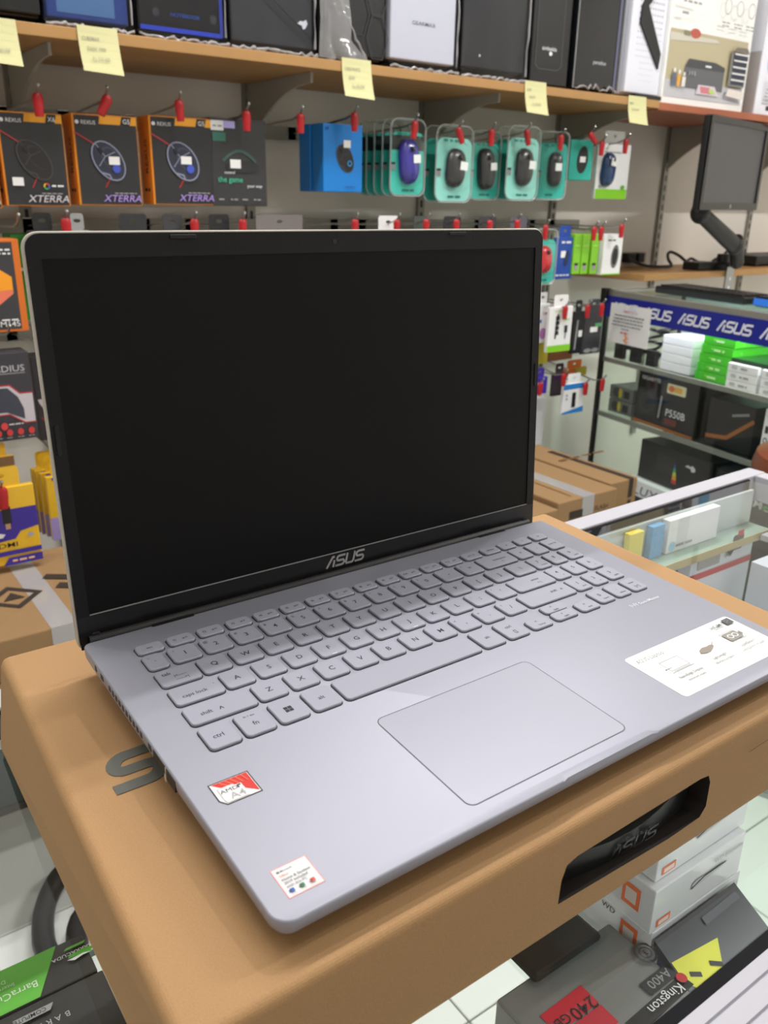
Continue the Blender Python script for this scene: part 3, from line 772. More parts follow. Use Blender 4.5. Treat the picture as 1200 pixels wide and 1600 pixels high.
def ink_yp(i, w, h):
    i.rect(0, 0, w, .36 * h, MC((168, 148, 206))); i.rect(.2 * w, .94 * h, w, .98 * h, MC((90, 70, 170))); i.scrib(.5 * w, .27 * h, .4 * w, .02 * h, MC((80, 60, 150)), 3); i.ell(.75 * w, .05 * h, .07 * w, .03 * h, MC((70, 50, 160)))
for k, (du, dv, l) in enumerate(((0, 0, 'yellow and lilac cable pack at the screen edge, front one of its stack'), (-9, -6, 'yellow and lilac cable pack, second of the stack at the screen edge'), (-17, -10, 'yellow and lilac cable pack, third of the stack at the screen edge'), (-22, -13, 'yellow and lilac cable pack, rearmost of the stack at the screen edge'))):
    flatpack(l, 76 + du, 734 + dv, 122 + du, 842 + dv, 1.62 + .035 * k, YEL, ink_yp, 'cable_pack', group='yellow and lilac cable packs')
hook(95, 722, 'hook carrying the stack of yellow and lilac cable packs', y=1.6, clip=False)
flatpack('yellow and brown cable pack behind the front HDMI pack', -30, 712, 24, 752, 1.60, MC((206, 160, 40)), lambda i, w, h: (i.rect(0, .6 * h, w, h, MC((120, 90, 60))), i.scrib(.4 * w, .1 * h, .5 * w, .05 * h, MC((110, 80, 30)), 2)), 'cable_pack')

# ------------------------------------------------------------------ computer cases on the upper shelf
CY = SH_Y + 0.03


def pccase(label, u0, u1, vb, body, h=.42, d=.33, y=CY, wrap=False, foot=True, front_mat=None, lift=0.014):
    x0 = at(u0, vb, y=y).x; x1 = at(u1, vb, y=y).x; w = x1 - x0
    d = min(d, FY1 - .03 - y)
    t = thing('computer_case', label, 'computer case', (x0, y, SHTOP))
    MB().bbox(0, 0.02, lift, w, d, h, .004, body).obj('cabinet', t)
    if foot:
        for fx in (.12 * w, .88 * w):
            for fy in (.06, d - .05): MB().lathe([(.012, 0), (.014, .002), (.014, lift + .001)], BLACK, 12, Matrix.Translation((fx, fy, 0))).obj('foot', t)
    MB().bbox(.002, 0, lift + .004, w - .002, .022, h - .004, .003, front_mat or body).obj('front_panel', t)
    if wrap:
        r = random.Random(int(u0)); b = MB()
        nx, nz = 10, 14; W, D, H = w + .006, d, h
        rings = []
        for k in range(nz):
            z = .002 + (H + .006) * k / (nz - 1); q = []
            per = [(-.003 + W * i / nx, -.005) for i in range(nx)] + [(W - .003, -.005 + D * i / nx) for i in range(nx)] + [(W - .003 - W * i / nx, D - .005) for i in range(nx)] + [(-.003, D - .005 - D * i / nx) for i in range(nx)]
            for a, c in per:
                e = r.uniform(-.001, .0022) if k else r.uniform(0, .004)
                nxn = -1 if a < 0 else (1 if a > W - .004 else 0); nyn = -1 if c < -.004 else 0
                q.append((a + nxn * e, c + nyn * e, z + (r.uniform(-.0015, .0015) if k else 0)))
            rings.append(q)
        b.loft(rings, FILM, None, False, True); b.obj('plastic_wrap', t, True)
        b = MB()
        pts = []
        for k in range(26):
            pts.append((-.004 + (w + .008) * k / 25, -.012 + r.uniform(-.004, .004), .005 + r.uniform(-.002, .004)))
        b.tube(pts, [r.uniform(.002, .0048) for _ in pts], M('film_crumple', (150, 148, 150), .2), 6); b.obj('wrap_hem', t)
        b = MB(); b.tube([(w + .003, -.004 + r.uniform(-.003, .002), .02 + k * .03) for k in range(14)], [r.uniform(.001, .0035) for _ in range(14)], M('film_crumple', (150, 148, 150), .2), 5); b.obj('wrap_seam', t)
    return t, w, h


def fm(w): return Ink(front_map(0.0, .0004))


t, w, h = pccase('plain black computer case at the left end of the upper shelf', -70, 66, 26, M('case_black', (14, 14, 16), .4))
BLUEM = M('case_blue', (34, 62, 132), .35)
t, w, h = pccase('blue film-wrapped computer case with a pale window, second on the shelf', 74, 203, 44, M('case_navy', (18, 26, 60), .4), wrap=True, front_mat=BLUEM)
i = fm(w); i.rect(.13 * w, .028, .82 * w, .4, MC((84, 122, 168), .2)); i.obj('window_panel', t)
t, w, h = pccase('black computer case with blue trim in crumpled film, third on the shelf', 218, 350, 60, M('case_dark', (10, 10, 16), .3), wrap=True)
i = fm(w); i.rect(.02 * w, .018, .98 * w, .026, MC((30, 60, 190))); i.rect(.95 * w, .02, .99 * w, .4, MC((26, 50, 150))); i.text('NOTEBOOK', .54 * w, .046, .0065, MC((44, 84, 176)), 'c', 0, 1.2); i.ell(.2 * w, .05, .008, .008, MC((40, 44, 50))); i.ell(.87 * w, .05, .008, .008, MC((40, 44, 50))); i.rect(.08 * w, .1, .9 * w, .41, MC((24, 16, 20), .15)); i.obj('front_print', t)
t, w, h = pccase('dark grey computer case with a slanted front and a small white bird mark', 361, 489, 76, M('case_grey', (46, 46, 49), .4), wrap=True)
i = fm(w); i.poly([(.0, .13), (.18 * w, .13), (.97 * w, .018), (.99 * w, .02), (.99 * w, .035), (.35 * w, .12), (.32 * w, .4), (.0, .4)], INKD); i.poly([(.36 * w, .125), (.98 * w, .04), (.98 * w, .4), (.36 * w, .4)], MC((40, 40, 43)))
i.poly([(.80 * w, .066), (.84 * w, .072), (.87 * w, .071), (.91 * w, .075), (.93 * w, .068), (.90 * w, .058), (.87 * w, .056), (.86 * w, .063)], INKW); i.obj('front_print', t)
t, w, h = pccase('black computer case with a hexagon front, loose clear film over its left half', 505, 602, 92, M('case_black2', (18, 18, 20), .4), wrap=False)
i = fm(w)
for a in range(3):
    for b in range(4): i.ring(.25 * w + a * .3 * w, .06 + b * .09 + (a % 2) * .045, .17 * w, .05, .012 * w, MC((40, 40, 43)), 0, 6)
i.obj('front_print', t)
fb = MB(); r = random.Random(3); rows = []
for k in range(9):
    z = .004 + .3 * k / 8; wd_ = .5 * w - k * .012 * w + (.25 * w if k == 0 else 0)
    rows.append([(-.02 + wd_ * j / 8, -.012 - r.uniform(0, .012), z + r.uniform(-.004, .004)) for j in range(9)])
vs = [p for q in rows for p in q]; fs = [(k * 9 + j, k * 9 + j + 1, k * 9 + j + 10, k * 9 + j + 9) for k in range(8) for j in range(8)]
fb.add(vs, fs, FILMH); o = fb.obj('plastic_wrap', t, True)
b = MB(); b.tube([(-.02 + .75 * w * k / 18, -.014 + r.uniform(-.003, .003), .3 - .29 * (k / 18) ** .6 + r.uniform(-.004, .004)) for k in range(19)], [r.uniform(.001, .004) for _ in range(19)], M('film_crumple'), 5); b.obj('wrap_hem', t)
t, w, h = pccase('white fronted computer case in clear film, its front lettered in small grey', 608, 710, 102, M('case_black3', (18, 18, 24), .4), wrap=True, front_mat=M('case_white', (224, 224, 230), .45), lift=.02)
i = fm(w); i.text('GEARMAX', .5 * w, .1, .008, MC((120, 120, 126)), 'c', 0, 1.3); i.obj('front_print', t)
t, w, h = pccase('matt black computer case right of the white one, film bunched on its right', 719, 818, 116, M('case_black4', (24, 24, 26), .45), wrap=True, lift=.022)
i = fm(w); i.ell(.28 * w, .055, .003, .003, INKW); i.obj('power_led', t)
t, w, h = pccase('tall black computer case with a bright white maker mark low on its front', 826, 886, 127, M('case_black5', (15, 15, 17), .4), lift=.004)
i = fm(w); i.rect(.12 * w, .05, .8 * w, .41, MC((24, 24, 26))); i.line([(.12 * w, .41), (.12 * w, .055), (.22 * w, .045), (.7 * w, .045), (.8 * w, .055), (.8 * w, .41)], .012 * w, MC((80, 80, 82))); i.text('simbadda', .46 * w, .09, .009, INKW, 'c', 0, 1.1); i.ell(.5 * w, .083, .006, .005, INKW); i.obj('front_print', t)
t, w, h = pccase('glossy black glass fronted computer case left of the white mesh case', 892, 965, 138, M('case_gloss', (18, 20, 24), .08), lift=.006)
i = fm(w); i.text('paradox', .55 * w, .075, .01, MC((190, 194, 200)), 'c', 0, 1.1); i.line([(.03 * w, .01), (.03 * w, .41)], .015 * w, INKG); i.line([(.9 * w, .01), (.9 * w, .41)], .05 * w, MC((90, 92, 120))); i.obj('front_print', t)
b = MB(); b.tube([(.02 * w + .9 * w * k / 16, -.008 + random.uniform(-.003, .003), .012 + random.uniform(-.004, .012)) for k in range(17)], [random.uniform(.001, .004) for _ in range(17)], M('film_crumple'), 5); b.obj('film_scrap', t)
# white mesh case
t, w, h = pccase('white computer case with a perforated front crossed by a black angled bar', 974, 1029, 148, M('case_white2', (220, 222, 234), .4), lift=.012)
b = MB()
for k in range(24):
    for j in range(10):
        if k < 4 and (j < 2 or j > 7): continue
        z = .05 + k * .0155; x = (.22 + .07 * j) * w; s = .3 + .7 * min(1, k / 14)
        b.box(x - .0012 * s, -.0006, z - .0026 * s, x + .0012 * s, -.0002, z + .0026 * s, INKD)
o = b.obj('perforations', t); o['kind'] = 'stuff'
b = MB(); R = Matrix(((1, 0, 0, 0), (0, 0, 1, 0), (0, 1, 0, 0), (0, 0, 0, 1)))
b.prism(list(reversed([(.85 * w, .085), (.88 * w, .125), (.40 * w, .24), (.75 * w, .3), (.65 * w, .33), (.24 * w, .24), (.22 * w, .195)])), -.006, -.0005, BLACK, R); b.obj('angled_bar', t)
b = MB(); b.box(.1 * w, -.03, .0, .85 * w, -.002, .010, BLACK); b.obj('base_lip', t)
i = Ink(lambda x, z, k: (-.0004 - k * .0003, .33 - x, z))
for k in range(8): i.rect(.25, .16 + k * .03, .29, .178 + k * .03, INKD)
i.rect(.22, .06, .3, .13, MC((60, 64, 110))); i.obj('side_vents', t)

# printer boxes
x0 = at(1031, 165, y=SH_Y + .02).x; x1 = at(1158, 177, y=SH_Y + .02).x; w = x1 - x0; h = .40; zb = SHTOP - .003
t = boxthing('printer_box', 'white printer box with a picture of a grey printer on its front', 'box', w, .30, h, (x0, SH_Y + .02, zb), 0, M('box_white', (232, 232, 230), .45))
i = Ink(front_map(0, .0004))
pw = lambda q: q * w
i.poly([(.02 * w, .02), (.96 * w, .02), (.96 * w, .20), (.02 * w, .20)], MC((178, 168, 138))); i.rect(.02 * w, .02, .96 * w, .066, MC((186, 186, 192)))
i.poly([(.02 * w, .19), (.56 * w, .19), (.60 * w, .182), (.02 * w, .168)], MC((196, 192, 180))); i.ell(.3 * w, .196, .06 * w, .013, MC((176, 84, 70))); i.rect(.17 * w, .187, .24 * w, .2, MC((130, 126, 100)))
i.rect(.22 * w, .05, .7 * w, .105, MC((92, 94, 98)), .004); i.poly([(.22 * w, .105), (.7 * w, .105), (.7 * w, .118), (.58 * w, .128), (.26 * w, .128)], MC((64, 66, 70))); i.rect(.46 * w, .112, .53 * w, .117, INKW)
i.poly([(.38 * w, .036), (.66 * w, .036), (.60 * w, .062), (.40 * w, .062)], MC((206, 196, 206))); i.poly([(.44 * w, .04), (.56 * w, .04), (.54 * w, .058), (.42 * w, .058)], MC((200, 120, 130))); i.poly([(.54 * w, .042), (.62 * w, .042), (.58 * w, .054), (.53 * w, .054)], MC((180, 206, 110)))
for k in range(3): i.rect((.27 + .03 * k) * w, .084, (.285 + .03 * k) * w, .096, INKG)
for k, c in enumerate(((90, 100, 120), (214, 160, 70), (220, 214, 206))): i.rect((.08 + .055 * k) * w, .05, (.12 + .055 * k) * w, .085 - .004 * k, MC(c)); i.ell((.1 + .055 * k) * w, .092 - .004 * k, .01 * w, .006, INKW)
i.rect(.74 * w, .07, .95 * w, .165, MC((120, 120, 118)))
for k in range(5): i.rect(.77 * w, .075 + .018 * k, .94 * w, .086 + .018 * k, MC((40, 46, 66))); i.rect(.77 * w, .086 + .018 * k, .94 * w, .09 + .018 * k, INKW)
i.poly([(.74 * w, .165), (.95 * w, .165), (.92 * w, .18), (.78 * w, .178)], MC((110, 104, 96))); i.poly([(.72 * w, .04), (.94 * w, .034), (.94 * w, .056), (.74 * w, .062)], MC((214, 206, 200)))
for k in range(3): i.ring((.6 + .14 * k) * w, .28, .04 * w, .02, .006 * w, INKG); i.scrib((.55 + .14 * k) * w, .235, .1 * w, .004, INKG, k); i.scrib((.55 + .14 * k) * w, .226, .1 * w, .004, INKG, k + 5)
i.scrib(.06 * w, .235, .1 * w, .007, INKG, 6); i.scrib(.06 * w, .265, .2 * w, .006, INKG, 3)
i.obj('front_print', t)
x0 = at(1174, 172, y=SH_Y + .04).x
t = boxthing('printer_box', 'white box with fine grey print at the right end of the upper shelf', 'box', .34, .28, .36, (x0, SH_Y + .03, zb), 0, M('box_white2', (226, 228, 238), .45))
i = Ink(front_map(0, .0004)); i.ell(.07, .16, .035, .04, MC((130, 190, 226)))
for k in range(9): i.scrib(.035, .035 + k * .01, .12, .004, INKG, k)
i.rect(.02, .012, .05, .026, INKD); i.obj('front_print', t)
j = Ink(lambda x, z, k: (-.0003 - k * .0003, .28 - x, z)); j.rect(.005, .0, .275, .19, MC((176, 170, 168)));
for k in range(8): j.scrib(.05, .06 + k * .012, .18, .003, INKG, k)
j.obj('side_print', t)

# sticky notes on the shelf edge
NOTE = M('note_yellow', (206, 203, 154), .8)
for k, (u0, v0, u1, v1, l, lines) in enumerate(((-34, 27, 28, 98, 'pale yellow sticky note at the left edge of the picture, under the black case', ('ATX CASE', 'BLACK', 'Rp 490.000')), (124, 42, 186, 113, 'pale yellow sticky note under the blue film-wrapped case', ('CUBEMAX', 'DARK 1000', 'Rp 530.000')), (535, 92, 580, 152, 'pale yellow sticky note under the white fronted case', ('CASE WHITE', 'GEAR', 'Rp 435.000')),
        (820, 127, 853, 177, 'pale yellow sticky note under the tall black case with the white mark', ('CASE', 'BLACK', 'Rp 450.000')), (981, 150, 1009, 193, 'pale yellow sticky note under the white mesh case', ('MESH', 'Rp 650.000', ' ')))):
    x0, x1, z0, z1 = front(u0, v0, u1, v1, SH_Y - .004); w, h = x1 - x0, z1 - z0
    t = thing('sticky_note', l, 'note', (x0, SH_Y - .001, z0), 0, 'sticky notes on the shelf edge')
    n = 6; b = MB()
    b.loft([[(.0, -.0005, h), (w, -.0005, h), (w, -.0001, h), (0, -.0001, h)]] + [[(.03 * w * q * q, -.0006 - .012 * q * q, h - h * q), (w + .02 * w * q, -.0006 - .012 * q * q - .004 * q, h - h * q - .004 * q), (w + .02 * w * q, -.0002 - .012 * q * q - .004 * q, h - h * q - .004 * q), (.03 * w * q * q, -.0002 - .012 * q * q, h - h * q)] for q in [a / n for a in range(1, n + 1)]], NOTE)
    b.obj('paper', t)
    i = Ink(lambda x, z, k: (x, -.0012 - .0165 * ((h - z) / h) ** 2 - .0002 * k, z))
    for q, s in enumerate(lines): i.text(s, .08 * w + .1 * w * q, (.68 - .22 * q) * h, .085 * h, MC((150, 150, 130)), 'l', .15, .75)
    i.obj('handwriting', t)

# ------------------------------------------------------------------ lower shelf, monitor arm, monitor
LSZ = at(1012, 429, y=1.66).z
pa = at(1008, 430, y=1.66); pb = at(1200, 416, z=LSZ); pc = Vector((pa.x - .02, FY1 - .012, 0)); 
ex = 3.6; yb = pa.y
v = [(pa.x, pa.y, LSZ - .022), (ex, pa.y, LSZ - .022), (ex, FY1 - .012, LSZ - .022), (pa.x - .06, FY1 - .012, LSZ - .022)]
o = MB().bhexa([p for p in v] + [(p[0], p[1], LSZ) for p in v], .0015, WOOD).obj('wall_shelf'); tag(o, 'lower beech wall shelf with the clamped monitor arm and a loose cable', 'shelf')
# power plate with two adapters
p = at(988, 398, y=FY1 - .004)
t = thing('power_outlet', 'cream double wall outlet with two black plugs above the lower shelf', 'outlet', (p.x, FY1, p.z - .025))
MB().bbox(-.075, -.012, -.04, .075, 0, .035, .003, M('cream_plate', (196, 186, 166), .4)).obj('plate', t)
for s in (-.05, .0): MB().bbox(s - .018, -.05, .0, s + .018, -.012, .034, .004, BLACK).obj('plug', t)
# cable
wp = []
for (u, v, yy) in ((983, 398, 1.9), (985, 405, 1.88), (998, 412, 1.82), (1015, 416, 1.78), (1035, 417, 1.76), (1049, 415, 1.76), (1044, 405, 1.8), (1044, 396, 1.82), (1050, 394, 1.82), (1062, 400, 1.82), (1072, 408, 1.82), (1080, 404, 1.82), (1092, 410, 1.8), (1105, 414, 1.76), (1118, 405, 1.74), (1130, 399, 1.74), (1140, 388, 1.74)):
    q = at(u, v, y=yy); q.z = max(q.z, LSZ + .005); wp.append(q)
def smooth(p, n=4):
    o = []
    for i in range(len(p) - 1):
        a, b, c, d = p[max(0, i - 1)], p[i], p[i + 1], p[min(len(p) - 1, i + 2)]
        for k in range(n):
            t = k / n; o.append(.5 * ((2 * b) + (c - a) * t + (2 * a - 5 * b + 4 * c - d) * t * t + (3 * b - a - 3 * c + d) * t ** 3))
    o.append(p[-1]); return o
o = MB().tube(smooth(wp), .0055, BLACK, 8).obj('power_cable', None, True); tag(o, 'black power cable running from the outlet along the lower shelf', 'cable')
# monitor
MY = 1.50
mp = at(1088, 328, y=MY); ptop = at(1112, 178, y=MY); pr = at(1181, 330, y=MY)
YAW = .22
ml = at(1100, 256, y=MY); dr = ray(1190, 262); ax = Vector((math.cos(YAW), math.sin(YAW)))
# where the line of sight to the right edge meets the screen's plane
kk = ((ml.x - CAM.x) * ax.y - (ml.y - CAM.y) * ax.x) / (dr.x * ax.y - dr.y * ax.x)
mw = (Vector((CAM.x + dr.x * kk, CAM.y + dr.y * kk)) - Vector((ml.x, ml.y))).length; mh = ptop.z - mp.z
print('monitor', mw, mh)
t = thing('monitor', 'black monitor with a blank dark screen held up on an arm', 'monitor', (ml.x, MY, mp.z), YAW)
MB().bbox(0, 0, 0, mw, .02, mh, .004, BLACK).obj('housing', t)
R = Matrix(((1, 0, 0, 0), (0, 0, 1, 0), (0, 1, 0, 0), (0, 0, 0, 1)))
MB().holed(list(reversed(rrect(0, 0, mw, mh, .006, 3))), [list(reversed(rrect(.018, .022, mw - .018, mh - .018, .001, 1)))], -.006, 0.0, BLACKG, R).obj('bezel', t)
MB().box(.017, -.001, .021, mw - .017, .0, mh - .017, M('monitor_screen', (66, 66, 70), .35)).obj('screen', t)
i = Ink(front_map(-.006, .0003)); i.ell(.5 * mw, .011, .007, .007, MC((150, 150, 152))); i.text('hp', .5 * mw, .007, .007, INKD, 'c'); i.obj('maker_mark', t)
# arm
ta = thing('monitor_stand', 'black gas-spring monitor arm clamped to the front of the lower shelf', 'monitor arm', (0, 0, 0))
e0 = at(1094, 333, y=1.565); e1 = at(1148, 384, y=1.60); e2 = at(1152, 412, y=1.63)
def bar(name, a, b, wa, wb, th=.03):
    a, b = Vector(a), Vector(b); d = (b - a).normalized(); n = Vector((0, -1, 0)); s = d.cross(n).normalized(); n = s.cross(d).normalized(); r = []
    for (p, w_) in ((a, wa), (a + (b - a) * .25, wa * 1.05), (a + (b - a) * .8, wb * 1.05), (b, wb)):
        r.append([p + s * w_ / 2 * math.cos(k * PI / 6) * 1.0 + n * th / 2 * math.sin(k * PI / 6) for k in range(12)])
    MB().loft(r, BLACK).obj(name, ta, True)
bar('upper_arm', e0, e1, .05, .058, .045)
bar('forearm', e1 + Vector((.0, 0, .02)), e2, .055, .05, .045)
MB().ball(e0, .034, .03, .034, BLACK, 14, 9).obj('pivot_joint', ta, True); MB().ball(e1, .032, .028, .032, BLACK, 14, 9).obj('elbow_joint', ta, True)
MB().tube([(e0.x + .02, MY + .06, e0.z - .0), (e0.x + .06, MY + .09, e0.z + .12), (e0.x + .15, MY + .09, mp.z + .14)], .016, BLACK, 10).obj('head_bracket', ta, True)
MB().lathe([(.036, LSZ), (.036, LSZ + .02), (.024, LSZ + .03), (.022, e2.z + .03)], BLACK, 16, Matrix.Translation((e2.x, pa.y + .03, 0))).obj('base_post', ta, True)
cb = MB(); cb.box(e2.x - .022, pa.y - .008, LSZ - .10, e2.x + .022, pa.y - .002, LSZ + .012, STEEL); cb.box(e2.x - .022, pa.y - .008, LSZ - .10, e2.x + .022, pa.y + .06, LSZ - .094, STEEL); cb.obj('clamp', ta)
for k in (.03, .06): MB().ball((e2.x, pa.y - .009, LSZ - k), .006, .003, .006, WHITE, 10, 5).obj('clamp_screw', ta)
MB().bbox(e2.x - .14, pa.y + .03, LSZ, e2.x - .03, pa.y + .1, LSZ + .028, .004, BLACK).obj('cable_box', ta)
p = at(1185, 402, y=1.75)
t = thing('network_switch', 'flat black device on the lower shelf right of the monitor arm', 'device', (p.x - .06, 1.72, LSZ)); MB().bbox(0, 0, .006, .35, .16, .04, .004, BLACK).obj('body', t)
for fx in (.03, .32):
    for fy in (.02, .14): MB().box(fx - .01, fy - .01, 0, fx + .01, fy + .01, .007, BLACK).obj('foot', t)

# ------------------------------------------------------------------ glass cabinet along the right
CE = at(947, 452, y=1.72); CZ = -math.radians(99)
Tc = Matrix.Translation((CE.x, CE.y, 0)) @ Matrix.Rotation(CZ, 4, 'Z'); Tci = Tc.inverted()


def cab(u, v, d=0.0):
    """pixel -> cabinet coordinates (along the face, depth, height) at depth d behind the face"""
    o = Tci @ CAM; q = Tci.to_3x3() @ ray(u, v); s = (d - o.y) / q.y
    return o + q * s


CT = CE.z; CL = 1.5; CD = .36
zg = cab(1100, 480).z                                          # bottom of the grey header
print('cabinet', CE, [tuple(round(a, 3) for a in cab(*q)) for q in ((1200, 487), (1200, 505), (1200, 537), (1015, 512), (945, 558), (1200, 626), (931, 647), (1168, 722), (918, 690))])
hz0 = cab(1150, 493).z; bz0 = cab(1120, 527).z; sz1 = cab(1100, 599).z; sz2 = cab(1050, 683).z
t = thing('glass_cabinet', 'tall glass display cabinet with a blue ASUS strip and shelves of boxes', 'cabinet', (CE.x, CE.y, 0), CZ)
PB = M('cab_black', (24, 24, 26), .4)
MB().box(0, 0, hz0, CL, .02, CT, ALU).obj('header_rail', t)
MB().box(0, 0, CT - .03, .02, CD, CT, ALU).obj('side_rail', t)
MB().box(0, CD - .02, CT - .03, CL, CD, CT, ALU).obj('rear_rail', t)
MB().box(.0, .02, CT - .012, CL, CD - .02, CT - .004, GLASSG).obj('top_pane', t)
MB().bbox(-.012, -.012, CT - .045, .014, .014, CT + .004, .003, BLACK).obj('corner_cap', t)
for px in (0, CL - .014):
    for py in (0, CD - .014): MB().box(px, py, .06, px + .014, py + .014, hz0 if py == 0 else CT - .03, PB).obj('post', t)
MB().box(0, 0, 0, CL, CD, .07, PB).obj('plinth', t)
MB().box(.014, CD - .008, .07, CL - .014, CD - .002, CT - .03, M('cab_back', (206, 222, 214), .25)).obj('back_panel', t)
MB().box(.002, .014, .07, .006, CD - .014, CT - .03, GLASSG).obj('end_pane', t)
MB().box(.014, .003, .07, CL - .014, .007, bz0, GLASS).obj('front_pane', t)
for z, n in ((sz1, 0), (sz2, 0)):
    s = MB().box(.008, .018, z - .008, CL - .014, CD - .01, z, GLASSG).obj('shelf', t)
    MB().box(.008, .008, z - .012, CL - .014, .0175, z + .003, M('cab_shelf_edge', (128, 130, 122), .4)).obj('shelf_edge', s)
MB().box(.03, .022, hz0 - .008, CL - .03, .03, hz0, M('added_fill_strip', (255, 255, 250), .4, emit=4.0)).obj('added_fill_strip', t)  # added glowing strip, fill light for the boxes
ld = bpy.data.lights.new('cabinet_fill_light', 'AREA'); ld.shape = 'RECTANGLE'; ld.size = CL - .06; ld.size_y = .01; ld.energy = CAB_FILL_W; ld.color = (.97, 1.0, .98)
lo = bpy.data.objects.new('cabinet_fill_light', ld); COL.objects.link(lo); lo.parent = t; lo.location = (CL / 2, .02, hz0 - .011); lo.rotation_euler = (math.radians(30), 0, 0)
st = MB().box(.012, -.003, bz0, CL - .01, .0, hz0, M('strip_blue', (22, 34, 140), .35)).obj('brand_strip', t)
i = Ink(front_map(-.003, .0004)); sh = hz0 - bz0
l0 = cab(1062, 495).x; l1 = cab(1122, 512).x; pitch = l1 - l0
k = -3
print('strip', l0, pitch, sh)
while l0 + k * pitch < CL - pitch:
    x = l0 + k * pitch
    if x > .02:
        i = Ink(front_map(-.003, .0004)); asus(i, x, bz0 + sh * .28, sh * .46, MC((224, 228, 240)), .28, .2); i.obj('strip_lettering', st)
    k += 1
# paper notice on the glass
a = cab(955, 472, -.006); b = cab(1018, 484, -.006); c = cab(946, 534, -.006); d = cab(1015, 545, -.006)
zt, zb_ = (a.z + b.z) / 2, (c.z + d.z) / 2; nw = b.x - max(a.x, .016); nh = zt - zb_
t = thing('paper_notice', 'white paper notice with a red heading taped to the cabinet glass', 'notice', Tc @ Vector((max(a.x, .016), -.0045, zb_)), CZ)
MB().box(0, 0, 0, nw, .0006, nh, PAPER).obj('paper', t)
i = Ink(front_map(0, .0003)); rd = MC((206, 60, 60)); i.text('PEMBERITAHUAN', .5 * nw, .80 * nh, .055 * nh, rd, 'c', 0, .8)
for k in range(5): i.scrib((.12 if k < 4 else .4) * nw, (.70 - .08 * k) * nh, (.76 if k < 4 else .2) * nw, .03 * nh, MC((110, 110, 120)), k)
i.scrib(.38 * nw, .28 * nh, .22 * nw, .04 * nh, rd, 3); i.line([(.5 * nw, .26 * nh), (.56 * nw, .18 * nh), (.5 * nw, .12 * nh), (.58 * nw, .06 * nh)], .04 * nw, MC((230, 150, 90))); i.obj('notice_print', t)


def cabbox(name, label, cat, u0, u1, z0, h, d, dep, mat, group=None, yaw=0.0, r=.0015, v=600):
    x0 = cab(u0, v, dep).x; x1 = cab(u1, v, dep).x
    return boxthing(name, label, cat, x1 - x0, d, h, Tc @ Vector((x0, dep, z0)), CZ + yaw, mat, r, group), x1 - x0


S1, S2 = sz1 + .001, sz2 + .001
WB = M('card_white', (222, 222, 228), .45)
hw = .0185 * 1.6
htop = cab(1062, 527, .04).z - S1
n = 4; bh = (htop - .0) / n
for k in range(n):
    t, w = cabbox('card_box', 'plain white box in the stack left of the bright green boxes, ' + ('bottom', 'second from bottom', 'third from bottom', 'top')[k] + ' one', 'box', 1031, 1079, S1 + k * bh, bh - .0008, .2, .04, WB, 'white boxes in the cabinet', v=570)
GB = M('card_green', (66, 190, 34), .45)
gx0 = cab(1086, 580, .03).x; gx1 = cab(1134, 590, .03).x; gh = (cab(1110, 523, .03).z - S1) / 5
for k in range(5):
    t = boxthing('card_box', 'bright green card box, ' + ('bottom', 'second from bottom', 'middle', 'second from top', 'top')[k] + ' one of the green stack', 'box', gx1 - gx0, .19, gh - .001, Tc @ Vector((gx0 + .004 * k, .03, S1 + k * gh)), CZ, GB, .0012, 'bright green boxes')
    w = gx1 - gx0; i = Ink(front_map()); i.scrib(.4 * w, .34 * gh, .34 * w, .26 * gh, MC((190, 240, 160)), k + 2); i.scrib(.32 * w, .5 * gh, .1 * w, .12 * gh, MC((150, 226, 110)), k); i.obj('front_print', t)
    j = Ink(lambda x, z, k_: (w + .0003 + .0002 * k_, x, z)); j.text('n', .03, .25 * gh, .4 * gh, MC((150, 226, 110))); j.obj('side_print', t)
bx0 = cab(1133, 600, .02).x; bx1 = cab(1180, 610, .02).x; wh = (cab(1160, 570, .02).z - S1) / 3
for s in range(2):
    for k in range(3):
        w = bx1 - bx0
        t = boxthing('card_box', ['white box with grey bar codes right of the green stack, ', 'white box at the right edge of the picture beside the bar-coded ones, '][s] + ('bottom', 'middle', 'top')[k] + ' one', 'box', w, .17, wh - .001, Tc @ Vector((bx0 + s * (w + .012), .02, S1 + k * wh)), CZ, PAPER, .0012, 'white bar-coded boxes')
        i = Ink(front_map())
        for q in range(7): i.rect((.14 + .028 * q) * w, .3 * wh, (.152 + .028 * q) * w, .72 * wh, INKG)
        i.scrib(.44 * w, .4 * wh, .3 * w, .2 * wh, INKG, k + s); i.obj('front_print', t)
t = boxthing('card_box', 'dark green topped box lying on the bar-coded white boxes', 'box', .16, .15, .012, Tc @ Vector((bx0, .03, S1 + 3 * wh)), CZ, M('card_darkgreen', (30, 54, 40), .12), .001)
t = boxthing('card_box', 'green box with a pale patch at the right edge on the upper cabinet shelf', 'box', .12, .1, .035, Tc @ Vector((bx0 + .19, .05, S1 + 3 * wh)), CZ, M('card_green2', (40, 130, 50), .4), .001)
# dark coils of cable on the upper shelf
for k, (u, l) in enumerate(((958, 'black coil of cable behind the paper notice in the cabinet'), (985, 'black heap of cable below the paper notice in the cabinet'), (1018, 'dark cable bundle between the notice and the white boxes'))):
    q = cab(u, 575, .1); b = MB(); rr = random.Random(k)
    t = thing('cable_coil', l, 'cable', Tc @ Vector(((.055, .131, .207)[k], .1, S1)), CZ)
    pts = [Vector((.045 * math.cos(a * .7) * (1 - .02 * a / 6) * .62, .040 * math.sin(a * .7), .008 + .0042 * a + rr.uniform(-.002, .002))) for a in range(40 if k == 2 else 26)]
    b.tube(smooth(pts, 2), .0055, BLACK, 6); b.obj('coil', t, True)
    MB().box(-.02, -.065, 0, .02, -.048, .05, M('dull_black', (34, 34, 36), .4)).obj('plug', t)
